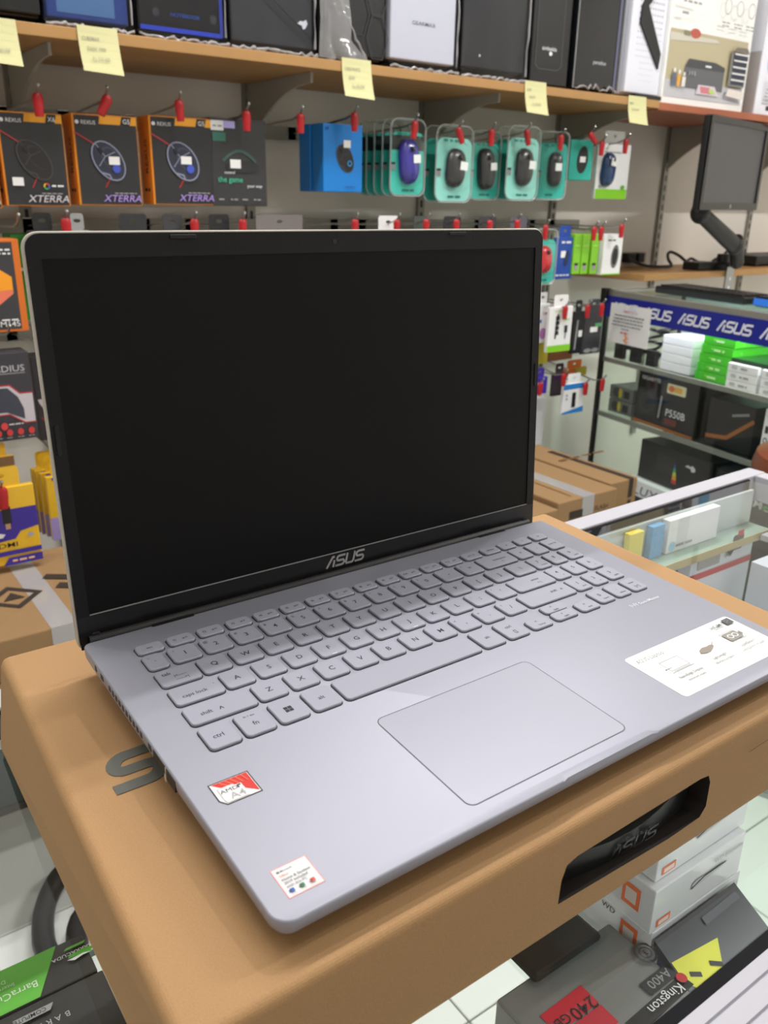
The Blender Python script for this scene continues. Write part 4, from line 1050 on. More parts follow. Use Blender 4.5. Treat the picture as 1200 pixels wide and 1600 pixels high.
# middle shelf: silver units, black power supply box
ph = (cab(955, 598, .06).z - S2) / 2
for k in range(2):
    x0 = max(.018, cab(948, 640, .06).x); x1 = cab(990, 650, .06).x - .004
    t = boxthing('power_supply', ('silver power supply unit with a yellow sticker, lower of the two', 'silver power supply unit with a yellow sticker, upper of the two')[k], 'power supply', x1 - x0, .14, ph - .002, Tc @ Vector((x0, .05, S2 + k * ph)), CZ, M('psu_silver', (120, 124, 122), .4, .5), .002, 'silver power supplies')
    w = x1 - x0; i = Ink(front_map()); i.ell(.3 * w, .5 * ph, .16 * w, .34 * ph, MC((60, 62, 60))); i.ell(.47 * w, .5 * ph, .07 * w, .36 * ph, MC((196, 180, 50))); i.rect(.62 * w, .22 * ph, .86 * w, .74 * ph, INKD); i.obj('grille_print', t)
BB = M('gloss_black_box', (28, 27, 28), .3)
q0 = cab(990, 655, .035); q1 = cab(1082, 690, .035); ht = cab(1002, 577, .035).z - S2
w = q1.x - q0.x
t = boxthing('power_supply_box', 'black power supply box lettered P550B with an orange lower edge', 'box', w, .2, ht, Tc @ Vector((q0.x, .035, S2)), CZ, BB)
i = Ink(front_map(0, .0004)); h = ht; OR = MC((166, 100, 48))
i.text('GIGABYTE', .06 * w, .84 * h, .065 * h, INKW, 'l', 0, 1.1); i.rect(.50 * w, .70 * h, .80 * w, .88 * h, MC((236, 226, 190)), .02 * w); i.ell(.57 * w, .79 * h, .05 * w, .06 * h, MC((220, 120, 70))); i.rect(.62 * w, .74 * h, .74 * w, .84 * h, MC((236, 180, 80)))
i.text('P550B', .52 * w, .28 * h, .13 * h, INKW, 'l', 0, 1.0); i.rect(.52 * w, .12 * h, .72 * w, .24 * h, MC((104, 44, 36))); i.rect(.05 * w, .18 * h, .38 * w, .66 * h, MC((44, 44, 46))); i.ring(.2 * w, .42 * h, .12 * w, .18 * h, .03 * w, MC((56, 56, 58))); i.line([(.42 * w, .2 * h), (.44 * w, .62 * h)], .03 * w, INKG)
i.poly([(0, 0), (w, 0), (w, .045 * h), (0, .07 * h)], OR); i.obj('front_print', t)
j = Ink(lambda x, z, k: (x, z, ht + .0003 + k * .0003)); j.rect(.02 * w, .04, .9 * w, .16, MC((134, 92, 62))); j.obj('top_print', t)
x2 = cab(1092, 690, .06).x
t = boxthing('hardware_box', 'black box with orange edging beside the P550B box', 'box', .17, .2, ht * .8, Tc @ Vector((x2 + .02, .06, S2)), CZ, BB); i = Ink(front_map()); i.line([(.0, .02), (.08, .03), (.17, .1)], .012, OR); i.line([(.09, .1), (.15, .115)], .008, INKG); i.obj('front_print', t)
x3 = max(x2 + .2, cab(1190, 680, .03).x)
t = boxthing('hardware_box', 'white box with dark letters at the far right of the middle cabinet shelf', 'box', .12, .2, ht * .9, Tc @ Vector((x3, .03, S2)), CZ, PAPER); i = Ink(front_map()); i.rect(.008, ht * .5, .02, ht * .62, INKD); i.ring(.014, ht * .38, .006, .007, .003, INKD); i.obj('front_print', t)
# lower level
q0 = cab(997, 760, .06); q1 = cab(1112, 760, .06); zt = cab(1005, 684, .06).z; zc = cab(998, 744, .05).z
zfl = .07
t = boxthing('case_carton', 'black gaming case carton with a rainbow flare and a white bird mark', 'box', q1.x - q0.x, .24, zt - zc, Tc @ Vector((q0.x, .05, zc)), CZ, M('carton_black', (26, 25, 28), .4)); w, h = q1.x - q0.x, zt - zc
i = Ink(front_map(0, .0004)); i.rect(.25 * w, .35 * h, .52 * w, .8 * h, MC((46, 46, 48)))
for k, c in enumerate(((200, 50, 60), (226, 160, 50), (200, 206, 80), (70, 170, 110), (60, 90, 180))):
    q0_, q1_ = .16 + .1 * k, .26 + .1 * k; f_ = lambda q: .035 * (1 - (q - .16) / .5) ** .8 + .002
    i.poly([(.52 * w - f_(q0_) * w * .6, q0_ * h), (.53 * w + f_(q0_) * w, q0_ * h), (.53 * w + f_(q1_ - .0001) * w, q1_ * h), (.52 * w - f_(q1_ - .0001) * w * .6, q1_ * h)], MC(c))
i.poly([(.66 * w, .70 * h), (.70 * w, .76 * h), (.73 * w, .73 * h), (.76 * w, .78 * h), (.80 * w, .72 * h), (.80 * w, .64 * h), (.75 * w, .62 * h), (.74 * w, .69 * h)], INKW); i.obj('front_print', t)
t2 = boxthing('case_carton', 'black carton with ATX lettering under the rainbow case carton', 'box', w, .22, zc - .078, Tc @ Vector((q0.x - .01, .04, .072)), CZ, M('carton_black2', (18, 18, 20), .4))
t = boxthing('paper_sheet', 'strip of white paper with blue lettering lying under the rainbow carton', 'box', w * 1.05, .1, .004, Tc @ Vector((q0.x - .015, .02, zc - .0048)), CZ, PAPER, .001)
i = Ink(front_map(0, .0003)); i.obj('x', t) if False else None
t['category'] = 'paper'
MB().box(0, -.004, -.05, w * .95, -.001, .003, PAPER).obj('hanging_flap', t)
i = Ink(front_map(-.004, .0003)); i.text('LUX', .12 * w, -.042, .03, MC((70, 80, 120)), 'l', .2, 1.3); i.obj('flap_print', t)
q2 = cab(1118, 740, .06)
t = boxthing('case_carton', 'dark grey carton lettered GAME in white and green', 'box', .34, .24, zt - .31, Tc @ Vector((q2.x, .06, .30)), CZ, M('carton_grey', (44, 44, 44), .45)); h = zt - .31
i = Ink(front_map(0, .0004)); i.ring(.06, .66 * h, .014, .014, .006, MC((70, 170, 60))); i.text('GAME', .085, .6 * h, .026, INKW, 'l', .15, 1.2); i.text('MAX', .185, .6 * h, .024, MC((70, 170, 60)), 'l', .15, 1.2); i.obj('front_print', t)
t = boxthing('case_carton', 'black carton under the one lettered GAME', 'box', .34, .24, .226, Tc @ Vector((q2.x, .06, .072)), CZ, M('carton_black3', (22, 22, 22), .4))
# keyboards lying on the cabinet
q = cab(1048, 452, .08)
t = thing('keyboard', 'black computer keyboard lying on top of the glass cabinet', 'keyboard', Tc @ Vector((cab(1040, 460, .14).x, .09, CT)), CZ)
MB().bbox(0, 0, 0, .36, .13, .022, .004, BLACK).obj('case', t)
b = MB()
for r_ in range(5):
    for c_ in range(16): b.box(.012 + c_ * .021, .012 + r_ * .022, .0215, .029 + c_ * .021, .03 + r_ * .022, .027, M('keycap_black', (30, 30, 32), .4))
o = b.obj('keys', t); o['kind'] = 'stuff'
t = thing('keyboard', 'black keyboard with a blue corner at the right on the glass cabinet', 'keyboard', Tc @ Vector((cab(1040, 460, .14).x + .37, .1, CT)), CZ)
MB().bbox(.02, .0, 0, .4, .15, .03, .004, BLACK).obj('case', t); MB().bbox(.02, -.006, .004, .09, .0, .024, .002, MC((40, 110, 220))).obj('blue_corner', t)

# brown stool seat at the right edge
p = at(1312, 735, y=.62)
t = thing('stool', 'stool with a round brown leather seat at the right edge', 'stool', (p.x, p.y, 0))
LEA = M('brown_leather', (122, 62, 36), .3, bump=.3, scale=60)
zs = p.z
MB().lathe([(.0, zs - .045), (.15, zs - .045), (.168, zs - .03), (.175, zs - .005), (.168, zs + .025), (.13, zs + .04), (.0, zs + .045)], LEA, 32).obj('seat', t, True)
MB().lathe([(.155, zs - .075), (.165, zs - .07), (.165, zs - .045), (.155, zs - .04)], BLACK, 24).obj('seat_ring', t, True)
MB().tube([(0, 0, .05), (0, 0, zs - .05)], .025, STEEL, 12).obj('post', t, True)
MB().lathe([(.2, 0), (.2, .012), (.05, .05), (.03, .06)], STEEL, 24).obj('base', t, True)

# ------------------------------------------------------------------ cartons on the low bench behind the counter
CTOP = 0.58
bz = .505
t = thing('low_bench', 'dark teal fronted low bench under the brown cartons', 'bench', (0, 0, 0))
TE = M('teal_front', (50, 78, 82), .35)
ft = at(20, 1268, z=0.0).y
MB().box(-1.3, 1.066, bz - .012, 1.60, 1.47, bz, M('bench_board', (120, 96, 66), .6)).obj('board', t)
MB().box(-1.3, ft, 0, 1.85, ft + .05, bz - .012, TE).obj('front_panel', t)
MB().box(-1.3, ft - .004, 0, 1.85, ft, .018, M('bench_foot', (52, 56, 58), .4)).obj('kick_rail', t)
TAPE = clear('packing_tape', (222, 212, 206), .12, 1.5, haze=.42)


def carton_row(label, x0, x1, y0, y1, z1, marks=None, tapes=True, seam=True):
    t = boxthing('carton', label, 'box', x1 - x0, y1 - y0, z1 - bz, (x0, y0, bz), 0, KRAFT2, .003, 'brown cartons behind the counter')
    w, d, h = x1 - x0, y1 - y0, z1 - bz
    if tapes:
        b = MB(); a0, a1 = w * .5 - .021, w * .5 + .021
        b.box(a0, -.0005, h, a1, d, h + .0005, TAPE); b.box(a0, -.0007, h - .05, a1, -.0001, h + .0005, TAPE); b.obj('packing_tape', t)
    if marks: marks(t, w, d, h)
    return t


def topmap(h): return lambda x, y, k: (x, y, h + .0008 + .0003 * k)
yA = at(862, 782, z=CTOP).y; yA2 = at(995, 745, z=CTOP).y; print('carton front', yA, yA2, at(952, 757, z=CTOP), at(862, 782, z=CTOP), at(835, 697, z=CTOP))
xs = [at(860, 783, z=CTOP).x, at(951, 757, z=CTOP).x, at(994, 746, z=CTOP).x]
BMK = MC((50, 40, 32), .8)
def mk2(t, w, d, h):
    i = Ink(topmap(h)); i.line([(.14 * w, .18), (.14 * w, .30)], .03, BMK); i.line([(.3 * w, .02), (.3 * w, d - .02)], .003, MC((120, 86, 50))); i.obj('top_print', t)
    i = Ink(front_map(0, .0004)); i.text('HP FLASH', .5 * w, h - .045, .012, BMK, 'l', 0, 1.0); i.rect(.2 * w, h - .05, .42 * w, h - .03, BMK); i.obj('front_print', t)
def mk3(t, w, d, h):
    i = Ink(topmap(h)); i.line([(.75 * w, .0), (.75 * w, .12), (.75 * w, d * .8)], .02, BMK); i.scrib(.3 * w, .2, .2, .012, MC((110, 78, 46)), 3); i.obj('top_print', t)
    i = Ink(front_map(0, .0004)); i.rect(.68 * w, h - .05, .84 * w, h, BMK); i.line([(.7 * w, h - .07), (.8 * w, h - .058)], .006, BMK); i.line([(.7 * w, h - .058), (.8 * w, h - .07)], .006, BMK); i.obj('front_print', t)
y1c = at(835, 700, z=CTOP).y
carton_row('brown carton with white tape and black print, middle one right of the laptop', xs[0] + .004, xs[1] - .003, 1.065, 1.44, CTOP, mk2)
carton_row('brown carton with a black band, nearest the glass cabinet', xs[1] + .001, xs[2], 1.09, 1.45, CTOP + .003, mk3, tapes=False)
carton_row('brown carton just right of the laptop screen, half hidden by it', xs[0] - .40, xs[0], 1.06, 1.42, CTOP - .012)
xc = at(103, 980, z=CTOP).x; yl = at(40, 992, z=CTOP).y
def mkl(t, w, d, h):
    i = Ink(topmap(h)); X = lambda u, v: (at(u, v, z=CTOP).x - (xc - .33), at(u, v, z=CTOP).y - yl)
    a = X(21, 934); cx, cy = a
    i.line([(cx - .042, cy), (cx, cy + .042), (cx + .042, cy), (cx, cy - .042)], .011, BMK, True); i.poly([(cx - .018, cy - .01), (cx + .018, cy - .01), (cx, cy + .02)], BMK)
    a = X(90, 915); cx, cy = a
    i.line([(cx, cy), (cx + .05, cy - .035)], .022, BMK); i.line([(cx - .01, cy + .05), (cx + .05, cy + .008)], .02, BMK); i.line([(cx + .05, cy + .06), (cx + .1, cy + .02)], .02, BMK); i.line([(cx + .08, cy - .02), (cx + .12, cy - .05)], .02, BMK)
    i.obj('top_print', t)
carton_row('brown carton with a black diamond mark and wide tape, left of the laptop', xc - .33, xc + .33, yl, 1.43, CTOP, mkl)

# ------------------------------------------------------------------ the counter
GT = 0.92                                        # top of the counter glass
X0C, X1C = -.95, .885
YB = lambda x: .338 + .0205 * (x - .32)          # the rear rail runs a little askew
t = cnt = thing('display_counter', 'white framed glass display counter under the laptop carton', 'counter', (0, 0, 0))
FR = M('white_frame', (186, 186, 196), .45); GK = M('gasket_black', (14, 14, 20), .75, spec=.2)
G0 = -.0665
MB().hexa([(X0C + .02, G0 + .001, GT - .008), (X1C - .02, G0 + .001, GT - .008), (X1C - .02, YB(X1C) - .002, GT - .008), (X0C + .02, YB(X0C) - .002, GT - .008), (X0C + .02, G0 + .001, GT), (X1C - .02, G0 + .001, GT), (X1C - .02, YB(X1C) - .002, GT), (X0C + .02, YB(X0C) - .002, GT)], GLASS).obj('top_glass', t)
# front rail: gasket, then a grooved white profile
MB().box(X0C, G0 - .0065, GT - .02, X1C, G0, GT + .001, GK).obj('gasket', t)
prof = [(-.0732, -.03), (-.0732, .002), (-.080, .003), (-.0805, .0015), (-.0815, .0015), (-.082, .003), (-.090, .003), (-.0905, .0015), (-.0915, .0015), (-.092, .003), (-.106, .003), (-.110, -.001), (-.110, -.03)]
MB().loft([[(X0C, a, GT + b) for a, b in prof], [(X1C, a, GT + b) for a, b in prof]], FR).obj('front_rail', t)
def qrail(name, a, b, wid, z0, z1, mat, par):
    a, b = Vector(a), Vector(b); d = (b - a).normalized(); n = Vector((-d.y, d.x)) * wid
    v = [(a.x, a.y), (b.x, b.y), (b.x + n.x, b.y + n.y), (a.x + n.x, a.y + n.y)]
    return MB().bhexa([(*q, z0) for q in v] + [(*q, z1) for q in v], .0015, mat).obj(name, par)
qrail('rear_rail', (X0C, YB(X0C)), (X1C + .02, YB(X1C + .02)), .024, GT - .03, GT + .003, FR, t)
qrail('gasket', (X0C, YB(X0C) - .004), (X1C - .02, YB(X1C - .02) - .004), .0039, GT - .02, GT + .001, GK, t)
qrail('end_rail', (X1C - .02, -.11), (X1C - .005, YB(X1C) - .0), -.022, GT - .03, GT + .003, FR, t)
for px in (X0C, X1C - .025):
    for py in (-.11, YB(px)): MB().box(px, py, .0, px + .025, py + .025, GT - .03, FR).obj('post', t)
MB().box(X0C + .025, -.1, .1, X1C - .025, -.094, GT - .03, GLASS).obj('front_glass', t)
MB().box(X1C - .02, -.085, .1, X1C - .016, .33, GT - .03, GLASSG).obj('end_glass', t)
FILLM = M('added_fill_strip', (255, 255, 250), .4, emit=4.0)
ls = MB().box(X0C + .05, -.0915, GT - .0335, X1C - .05, -.0835, GT - .0305, FILLM).obj('added_fill_strip', t)  # added glowing strip, fill light for the counter's contents
ld = bpy.data.lights.new('counter_fill_light', 'AREA'); ld.shape = 'RECTANGLE'; ld.size = 1.7; ld.size_y = .008; ld.energy = COUNTER_FILL_W; ld.color = (.96, .98, 1.0)
lo = bpy.data.objects.new('counter_fill_light', ld); COL.objects.link(lo); lo.parent = t; lo.location = (-.03, -.0875, GT - .036); lo.rotation_euler = (math.radians(38), 0, 0)
SH = .70
MB().box(X0C + .02, -.088, SH - .006, X1C - .025, .315, SH, GLASS).obj('glass_shelf', t)
MB().box(X0C + .02, .3152, SH - .006, X1C - .025, .3165, SH, GEDGE).obj('shelf_edge', t)
MB().box(.5, YB(.7) - .04, .862, X1C - .025, YB(.5) - .001, .868, M('pale_green_glass', (150, 172, 160), .2)).obj('upper_ledge', t)
MB().box(.5, YB(.7) - .0415, .859, X1C - .025, YB(.7) - .0405, .869, M('ledge_edge', (186, 170, 130), .4)).obj('ledge_edge', t)
MB().box(.5, YB(.5) - .012, SH + .001, X1C - .025, YB(.5) - .006, .8618, M('rear_door_white', (196, 202, 204), .3)).obj('rear_door', t)
MB().box(.5, YB(.5) - .006, .8685, X1C - .025, YB(.5) - .002, GT - .009, M('rear_door_white', (196, 202, 204), .3)).obj('rear_door', t)
b = MB().box(.62, .300, .762, X1C - .03, .304, .774, M('door_track', (92, 92, 88), .4)).obj('door_track', t)
MB().box(X1C - .05, .0, .86, X1C - .026, YB(.8) - .045, .867, FR).obj('end_ledge', t)
def cbox(name, label, x0, x1, y, z0, z1, mat, d=.012, cat='box', group=None):
    return boxthing(name, label, cat, x1 - x0, d, z1 - z0, (x0, y, z0), 0, mat, .0008, group)
yl_ = YB(.7) - .02
x0 = at(1043, 845, y=yl_).x; x1 = at(1125, 800, y=yl_).x
t = cbox('thin_box', 'thin white box with a pale blue mark on the ledge inside the counter', x0, x1, yl_, .8685, .9095, PAPER); w = x1 - x0
i = Ink(front_map()); i.ell(.1 * w, .008, .006, .006, MC((150, 200, 230))); i.scrib(.17 * w, .006, .03, .003, INKG, 2); i.obj('front_print', t)
x0 = at(984, 845, y=yl_).x; x1 = at(1006, 840, y=yl_).x; t = cbox('small_pack', 'small yellow pack on the ledge inside the counter', x0, x1, yl_, .8685, at(995, 833, y=yl_).z, MC((222, 206, 70)), .008, 'pack')
x0 = at(1018, 845, y=yl_).x; x1 = at(1038, 835, y=yl_).x; t = cbox('small_pack', 'small pale blue pack on the ledge inside the counter', x0, x1, yl_, .8685, at(1028, 822, y=yl_).z, MC((96, 158, 206)), .008, 'pack')
yq = YB(.5) - .035
x0 = at(1078, 895, y=yq).x; x1 = at(1176, 850, y=yq).x
z0 = at(1125, 890, y=yq).z; z1 = at(1120, 838, y=yq).z
t = cbox('ink_box', 'white box with a red band and a device picture, below the counter ledge', x0, x1, yq, .7005, .858, M('box_lilac', (214, 216, 228), .4), .016); w = x1 - x0
i = Ink(front_map(0, .0003)); hh = z1 - .7005
i.rect(0, z0 - .7005 - .002, w, z0 - .7005 + .006, MC((190, 40, 56))); i.rect(.1 * w, z0 - .69, .45 * w, z0 - .675, INKG); i.rect(.62 * w, z0 - .68, .8 * w, z0 - .66, MC((90, 90, 96)), .003); i.ell(.61 * w, z0 - .677, .006, .007, INKD); i.rect(.68 * w, z0 - .662, .78 * w, z0 - .655, MC((200, 70, 70))); i.text('A3', .52 * w, z0 - .685, .008, INKD)
i.obj('front_print', t)
t = cbox('ink_box', 'dull dark green topped box left of the red-banded box in the counter', x0 - .13, x0 - .012, yq, .7005, .815, M('box_grey', (120, 126, 130), .4), .016)
t = cbox('small_pack', 'blue and white pack at the corner of the counter', .765, .825, .22, .7005, .86, M('box_bw', (206, 210, 224), .4), .05, 'pack'); i = Ink(front_map()); i.rect(.005, .1, .055, .15, MC((50, 70, 170))); i.rect(.01, .06, .04, .09, MC((200, 90, 90))); i.obj('front_print', t)

# boxed drives stacked in the counter
WDX, WDY = .338, .058
for k, l in enumerate(('bottom', 'middle', 'top')):
    ox, oy = (.0, -.004, .002)[k], (.0, .0, .006)[k]
    t = boxthing('drive_box', 'glossy white drive box with an orange mark, ' + l + ' one of the stack in the counter', 'box', .112, .12, .0405, (WDX + ox, WDY + oy, SH + .0005 + k * .041), 0, M('drive_white', (206, 208, 212), .12), .001, 'white drive boxes')
    i = Ink(front_map(0, .0002)); i.rect(.006, .004, .022, .011, MC((224, 120, 70))); i.rect(.008, .0055, .02, .0095, MC((216, 200, 196)))
    i.poly([(.045, .018), (.088, .0225), (.088, .0235), (.05, .026), (.045, .024)], MC((170, 172, 176))); i.line([(.044, .020), (.06, .0245), (.088, .0245)], .0012, INKD); i.text('WD Elements', .108, .03, .0045, INKG, 'r'); i.obj('front_print', t)
    j = Ink(lambda x, z, q: (-.0002 - q * .0002, .12 - x, z)); j.rect(.092, .012, .108, .032, MC((222, 110, 60))); j.rect(.095, .016, .105, .028, MC((206, 196, 190))); j.text('WD', .086, .03, .005, INKD, 'r', rot=0); j.rect(.02, .006, .04, .03, MC((150, 152, 160))); j.obj('end_print', t)
# yellow and black pack beside the stack
t = thing('flash_pack', 'black and yellow pack leaning against the drive boxes in the counter', 'pack', (.336, .0, SH + .0005))
fz = lambda y: .038 - (.0545 - y) * .55
MB().hexa([(0, .006, fz(.006) - .008), (.1, .006, fz(.006) - .008), (.1, .0545, fz(.0545) - .008), (0, .0545, fz(.0545) - .008), (0, .006, fz(.006)), (.1, .006, fz(.006)), (.1, .0545, fz(.0545)), (0, .0545, fz(.0545))], M('pack_black', (44, 46, 52), .3)).obj('card', t)
i = Ink(lambda x, y, k: (x - .336, y, fz(y) + .0002 + .0003 * k)); i.poly([(.337, .039), (.337, .026), (.352, .012), (.3690, .0135), (.3870, .0345)], MC((206, 206, 60))); i.line([(.345, .028), (.354, .024)], .003, INKD); i.line([(.366, .026), (.376, .021)], .003, INKD); i.line([(.385, .046), (.43, .047)], .005, MC((70, 72, 80))); i.obj('card_print', t)
MB().box(.004, .0065, 0, .096, .011, .0045, M('pack_tray', (90, 94, 130), .15)).obj('tray', t); MB().box(.004, .044, 0, .096, .052, .0235, M('pack_tray')).obj('tray', t)
# blister with the grey drive
KZ = SH + .026
t = thing('drive_pack', 'grey blister drive pack with a red capacity label and black name strip', 'pack', (.214, .0, SH + .0005))
KW, KD = .118, .150
MB().bbox(0, -.058, 0, KW, -.058 + KD, .0255, .002, M('pack_grey', (126, 126, 124), .35)).obj('carton', t)
i = Ink(lambda x, y, k: (KW - x, -.058 + KD - y, .0257 + .0002 * k))          # print turned to the other side
i.rect(0, KD - .045, KW, KD - .012, MC((40, 38, 40))) if False else None
o_ = lambda u, v: (at(u, v, z=KZ).x - .214, at(u, v, z=KZ).y)
def kp(u, v): a = o_(u, v); return (KW - a[0], -.058 + KD - a[1])
c3 = lambda x, y: (740 + x / 3.529, 1380 + y / 3.529)
i.poly([kp(*c3(830, 776)), kp(*c3(1140, 505)), kp(*c3(1215, 560)), kp(*c3(960, 800))], MC((34, 32, 34)))
i.poly([kp(*c3(365, 735)), kp(*c3(590, 565)), kp(*c3(690, 660)), kp(*c3(545, 775)), kp(*c3(405, 775))], MC((196, 40, 56)))
i.poly([kp(*c3(560, 776)), kp(*c3(700, 672)), kp(*c3(800, 770)), kp(*c3(700, 850))], MC((190, 40, 56)))
a = kp(*c3(640, 600)); i.text('240', a[0] + .002, a[1] + .002, .0095, MC((50, 14, 20)), 'l', 0, 1.1); i.text('GB', a[0] + .026, a[1] + .002, .007, MC((50, 14, 20)))
a = kp(*c3(1090, 480)); b_ = kp(*c3(930, 560)); i.rect(a[0], a[1] - .005, a[0] + .030, a[1] + .006, MC((44, 44, 46))); i.text('A400', a[0] + .003, a[1] - .003, .0065, INKG, 'l', 0, 1.1)
a = kp(*c3(1165, 580)); i.text('Kingston', a[0] + .001, a[1] - .005, .0068, INKW, 'l', 0, 1.0); i.ell(a[0] - .004, a[1] - .006, .004, .004, MC((190, 40, 50)))
a = kp(*c3(945, 395)); i.ring(*a, .008, .008, .002, MC((70, 70, 72))); i.ring(*a, .0045, .0045, .001, MC((70, 70, 72))); i.text('3', a[0], a[1] - .002, .004, INKD, 'c')
i.obj('card_print', t)
a0, a1 = o_(*c3(320, 590)), o_(*c3(800, 250))
MB().bbox(a0[0] + .004, a0[1] + .0, .0258, a0[0] + .074, a0[1] + .055, .033, .004, M('drive_black', (34, 34, 36), .3)).obj('drive', t)
MB().bbox(a0[0], a0[1] - .004, .0258, a0[0] + .078, a0[1] + .06, .0355, .005, SHELL).obj('clear_bubble', t)
t = thing('drive_pack', 'black pack with gold lettering beside the grey drive pack, bottom edge of picture', 'pack', (.10, -.02, SH + .0005))
MB().bbox(.0, -.05, 0, .098, .06, .022, .002, M('pack_black2', (24, 24, 22), .35)).obj('carton', t)
i = Ink(lambda x, y, k: (x, y, .0222 + .0002 * k)); i.scrib(.03, .0, .04, .004, MC((170, 150, 70)), 3); i.scrib(.02, .01, .05, .006, MC((150, 140, 60)), 5); i.obj('card_print', t)
MB().bbox(.099, -.05, 0, .112, .09, .024, .002, M('pack_edge', (70, 70, 66), .3)).obj('folded_edge', t)
# hard drive boxes at the left
t = thing('drive_box', 'black and green hard drive box lettered BarraCuda, lying left of the carton', 'box', (-.19, .213, SH + .0005))
BW = .185
MB().bbox(0, -.075, 0, BW, .0445, .0395, .001, M('drive_dark', (42, 40, 40), .3)).obj('carton', t)
t3 = thing('drive_box', 'black and green hard drive box with a fish mark, behind the BarraCuda lettered one', 'box', (-.21, .2585, SH + .0005))
MB().bbox(0, 0, 0, .202, .037, .040, .001, M('drive_dark2', (34, 32, 32), .3)).obj('carton', t3)
GRN = MC((92, 178, 50))
W3 = Vector((-.21, .2585)); WA = Vector((-.19, .213))
i = Ink(lambda x, y, k: (-x - W3.x, -y - W3.y, .0402 + .0002 * k))          # read from the other side
i.poly([(.0262, -.2950), (.0463, -.2588), (.205, -.2588), (.205, -.2950)], GRN)
i.text('BarraCuda', .0445, -.2736, .0056, MC((214, 230, 206)), 'l', 0, .95); i.text('Internal Hard', .058, -.2800, .0030, MC((200, 224, 190))); i.text('Drive', .0625, -.2850, .0030, MC((200, 224, 190)))
i.text('BARRACUDA', .0045, -.2830, .0028, INKW, 'l', 0, 1.15); i.poly([(.0075, -.2875), (.021, -.2875), (.0235, -.2855), (.0095, -.2855)], GRN)
i.poly([(.003, -.2785), (.010, -.2812), (.021, -.2800), (.0225, -.2775), (.013, -.2768), (.0075, -.2760)], GRN); i.poly([(.007, -.2750), (.012, -.2768), (.0235, -.2762), (.019, -.2738), (.013, -.2752)], INKW); i.obj('top_print', t3)
i = Ink(lambda x, y, k: (-x - WA.x, -y - WA.y, .0397 + .0002 * k))
for q, l in enumerate('BARRACUDA'): i.text(l, .0330 + .0058 * q, -.2385, .0042, MC((176, 176, 178)))
i.poly([(.0405, -.2490), (.066, -.2490), (.066, -.2440), (.0435, -.2440)], MC((150, 150, 152))); i.text('COMPUTE', .0455, -.2480, .0030, INKD, 'l', 0, 1.0); i.obj('top_print', t)
t = thing('drive_box', 'third dark and green drive box, mostly under the laptop carton', 'box', (-.001, .17, SH + .0005)); MB().bbox(0, -.1, 0, .1, .06, .036, .001, M('drive_dark2')).obj('carton', t)
i = Ink(lambda x, y, k: (x, y, .0362 + .0002 * k)); i.rect(0, .035, .1, .06, GRN); i.rect(0, .02, .1, .028, MC((70, 130, 40))); i.obj('top_print', t)
# black cable loop seen through the counter, on the floor
pts = [at(u, v, z=.03) for u, v in ((40, 1560), (72, 1500), (68, 1470), (67, 1440), (72, 1412), (82, 1388), (95, 1368), (115, 1352), (150, 1345), (165, 1370), (150, 1410), (124, 1440), (121, 1475), (128, 1520))]
zz = .03
o = MB().tube(smooth(pts), .019, M('black_hose', (34, 35, 40), .5), 10).obj('floor_cable', None, True); tag(o, 'thick black cable looping on the white tiles, left of the carton', 'cable')

# ------------------------------------------------------------------ laptop carton
BT = .984; BB0 = GT + .0005
TL, TR, FL, FRt = (-.0338, .2862), (.4290, .2862), (-.0442, -.0125), (.4168, -.0095)
bl = [(-.0425, -.0105), (.418, -.0095), (.4275, .286), (-.0425, .286)]
hx = [(*q, BB0) for q in bl] + [(*FL, BT), (*FRt, BT), (*TR, BT), (*TL, BT)]
body = MB().bhexa(hx, .0050, KRAFT, None, 7).obj('laptop_carton', None, False)
cut = [(.1405, -.0605), (.1408, -.0465), (.1432, -.0385), (.150, -.0365), (.2440, -.0350), (.2515, -.0362), (.2543, -.0415), (.2545, -.0575), (.250, -.0628), (.224, -.0640)]
cb = MB().loft([[(x, -.05, 1 + z) for x, z in cut], [(x, .022, 1 + z) for x, z in cut]], M('recess_shade', (34, 26, 22), .7)).obj('cutter')  # pocket faces coloured dark for shaded cardboard and the black holder
bpy.context.view_layer.update()
md = body.modifiers.new('b', 'BOOLEAN'); md.operation = 'DIFFERENCE'; md.object = cb; md.solver = 'EXACT'
try: md.material_mode = 'TRANSFER'
except Exception: pass
dg = bpy.context.evaluated_depsgraph_get()
me = bpy.data.meshes.new_from_object(body.evaluated_get(dg)); body.modifiers.clear(); body.data = me; bpy.data.objects.remove(cb)
tag(body, 'brown cardboard carton with a black carry handle, carrying the open laptop', 'box')
# handle: sagging black strap in the slot
hb = MB(); rr = []
for k in range(15):
    q = k / 14; x = .1425 + .1105 * q; sag = math.sin(PI * q) ** .8
    zt_ = .9605 - .0095 * sag; yy = .004 - .0060 * sag
    rr.append([(x, yy, zt_), (x, yy - .0025, zt_ - .0012), (x, yy - .0030, .9385), (x, yy + .003, .9375), (x, yy + .004, zt_ - .001)])
hb.loft([list(reversed(r)) for r in rr], M('handle_black', (20, 21, 24), .38)); hd = hb.obj('carry_handle', body, True)
i = Ink(lambda x, z, k: (.182 + x, -.0052 - .0003 * k, .9395 + z * .8)); asus(i, 0, 0, .009, M('handle_raised', (24, 25, 28), .34), .28, .17); i.obj('raised_letters', hd)
GRY = MC((96, 98, 92), .7)
i = Ink(lambda x, y, k: (x, y, BT + .00008 * k))
asus(i, -.0115, .1245, .0282, GRY, .28, .25, True)
i.obj('lid_print', body)
i = Ink(lambda x, z, k: (.285 + x, -.0116 - .0002 * k, .966 + z)); i.line([(0, 0), (.07, .003)], .0005, MC((70, 50, 34))); i.obj('flap_slit', body)

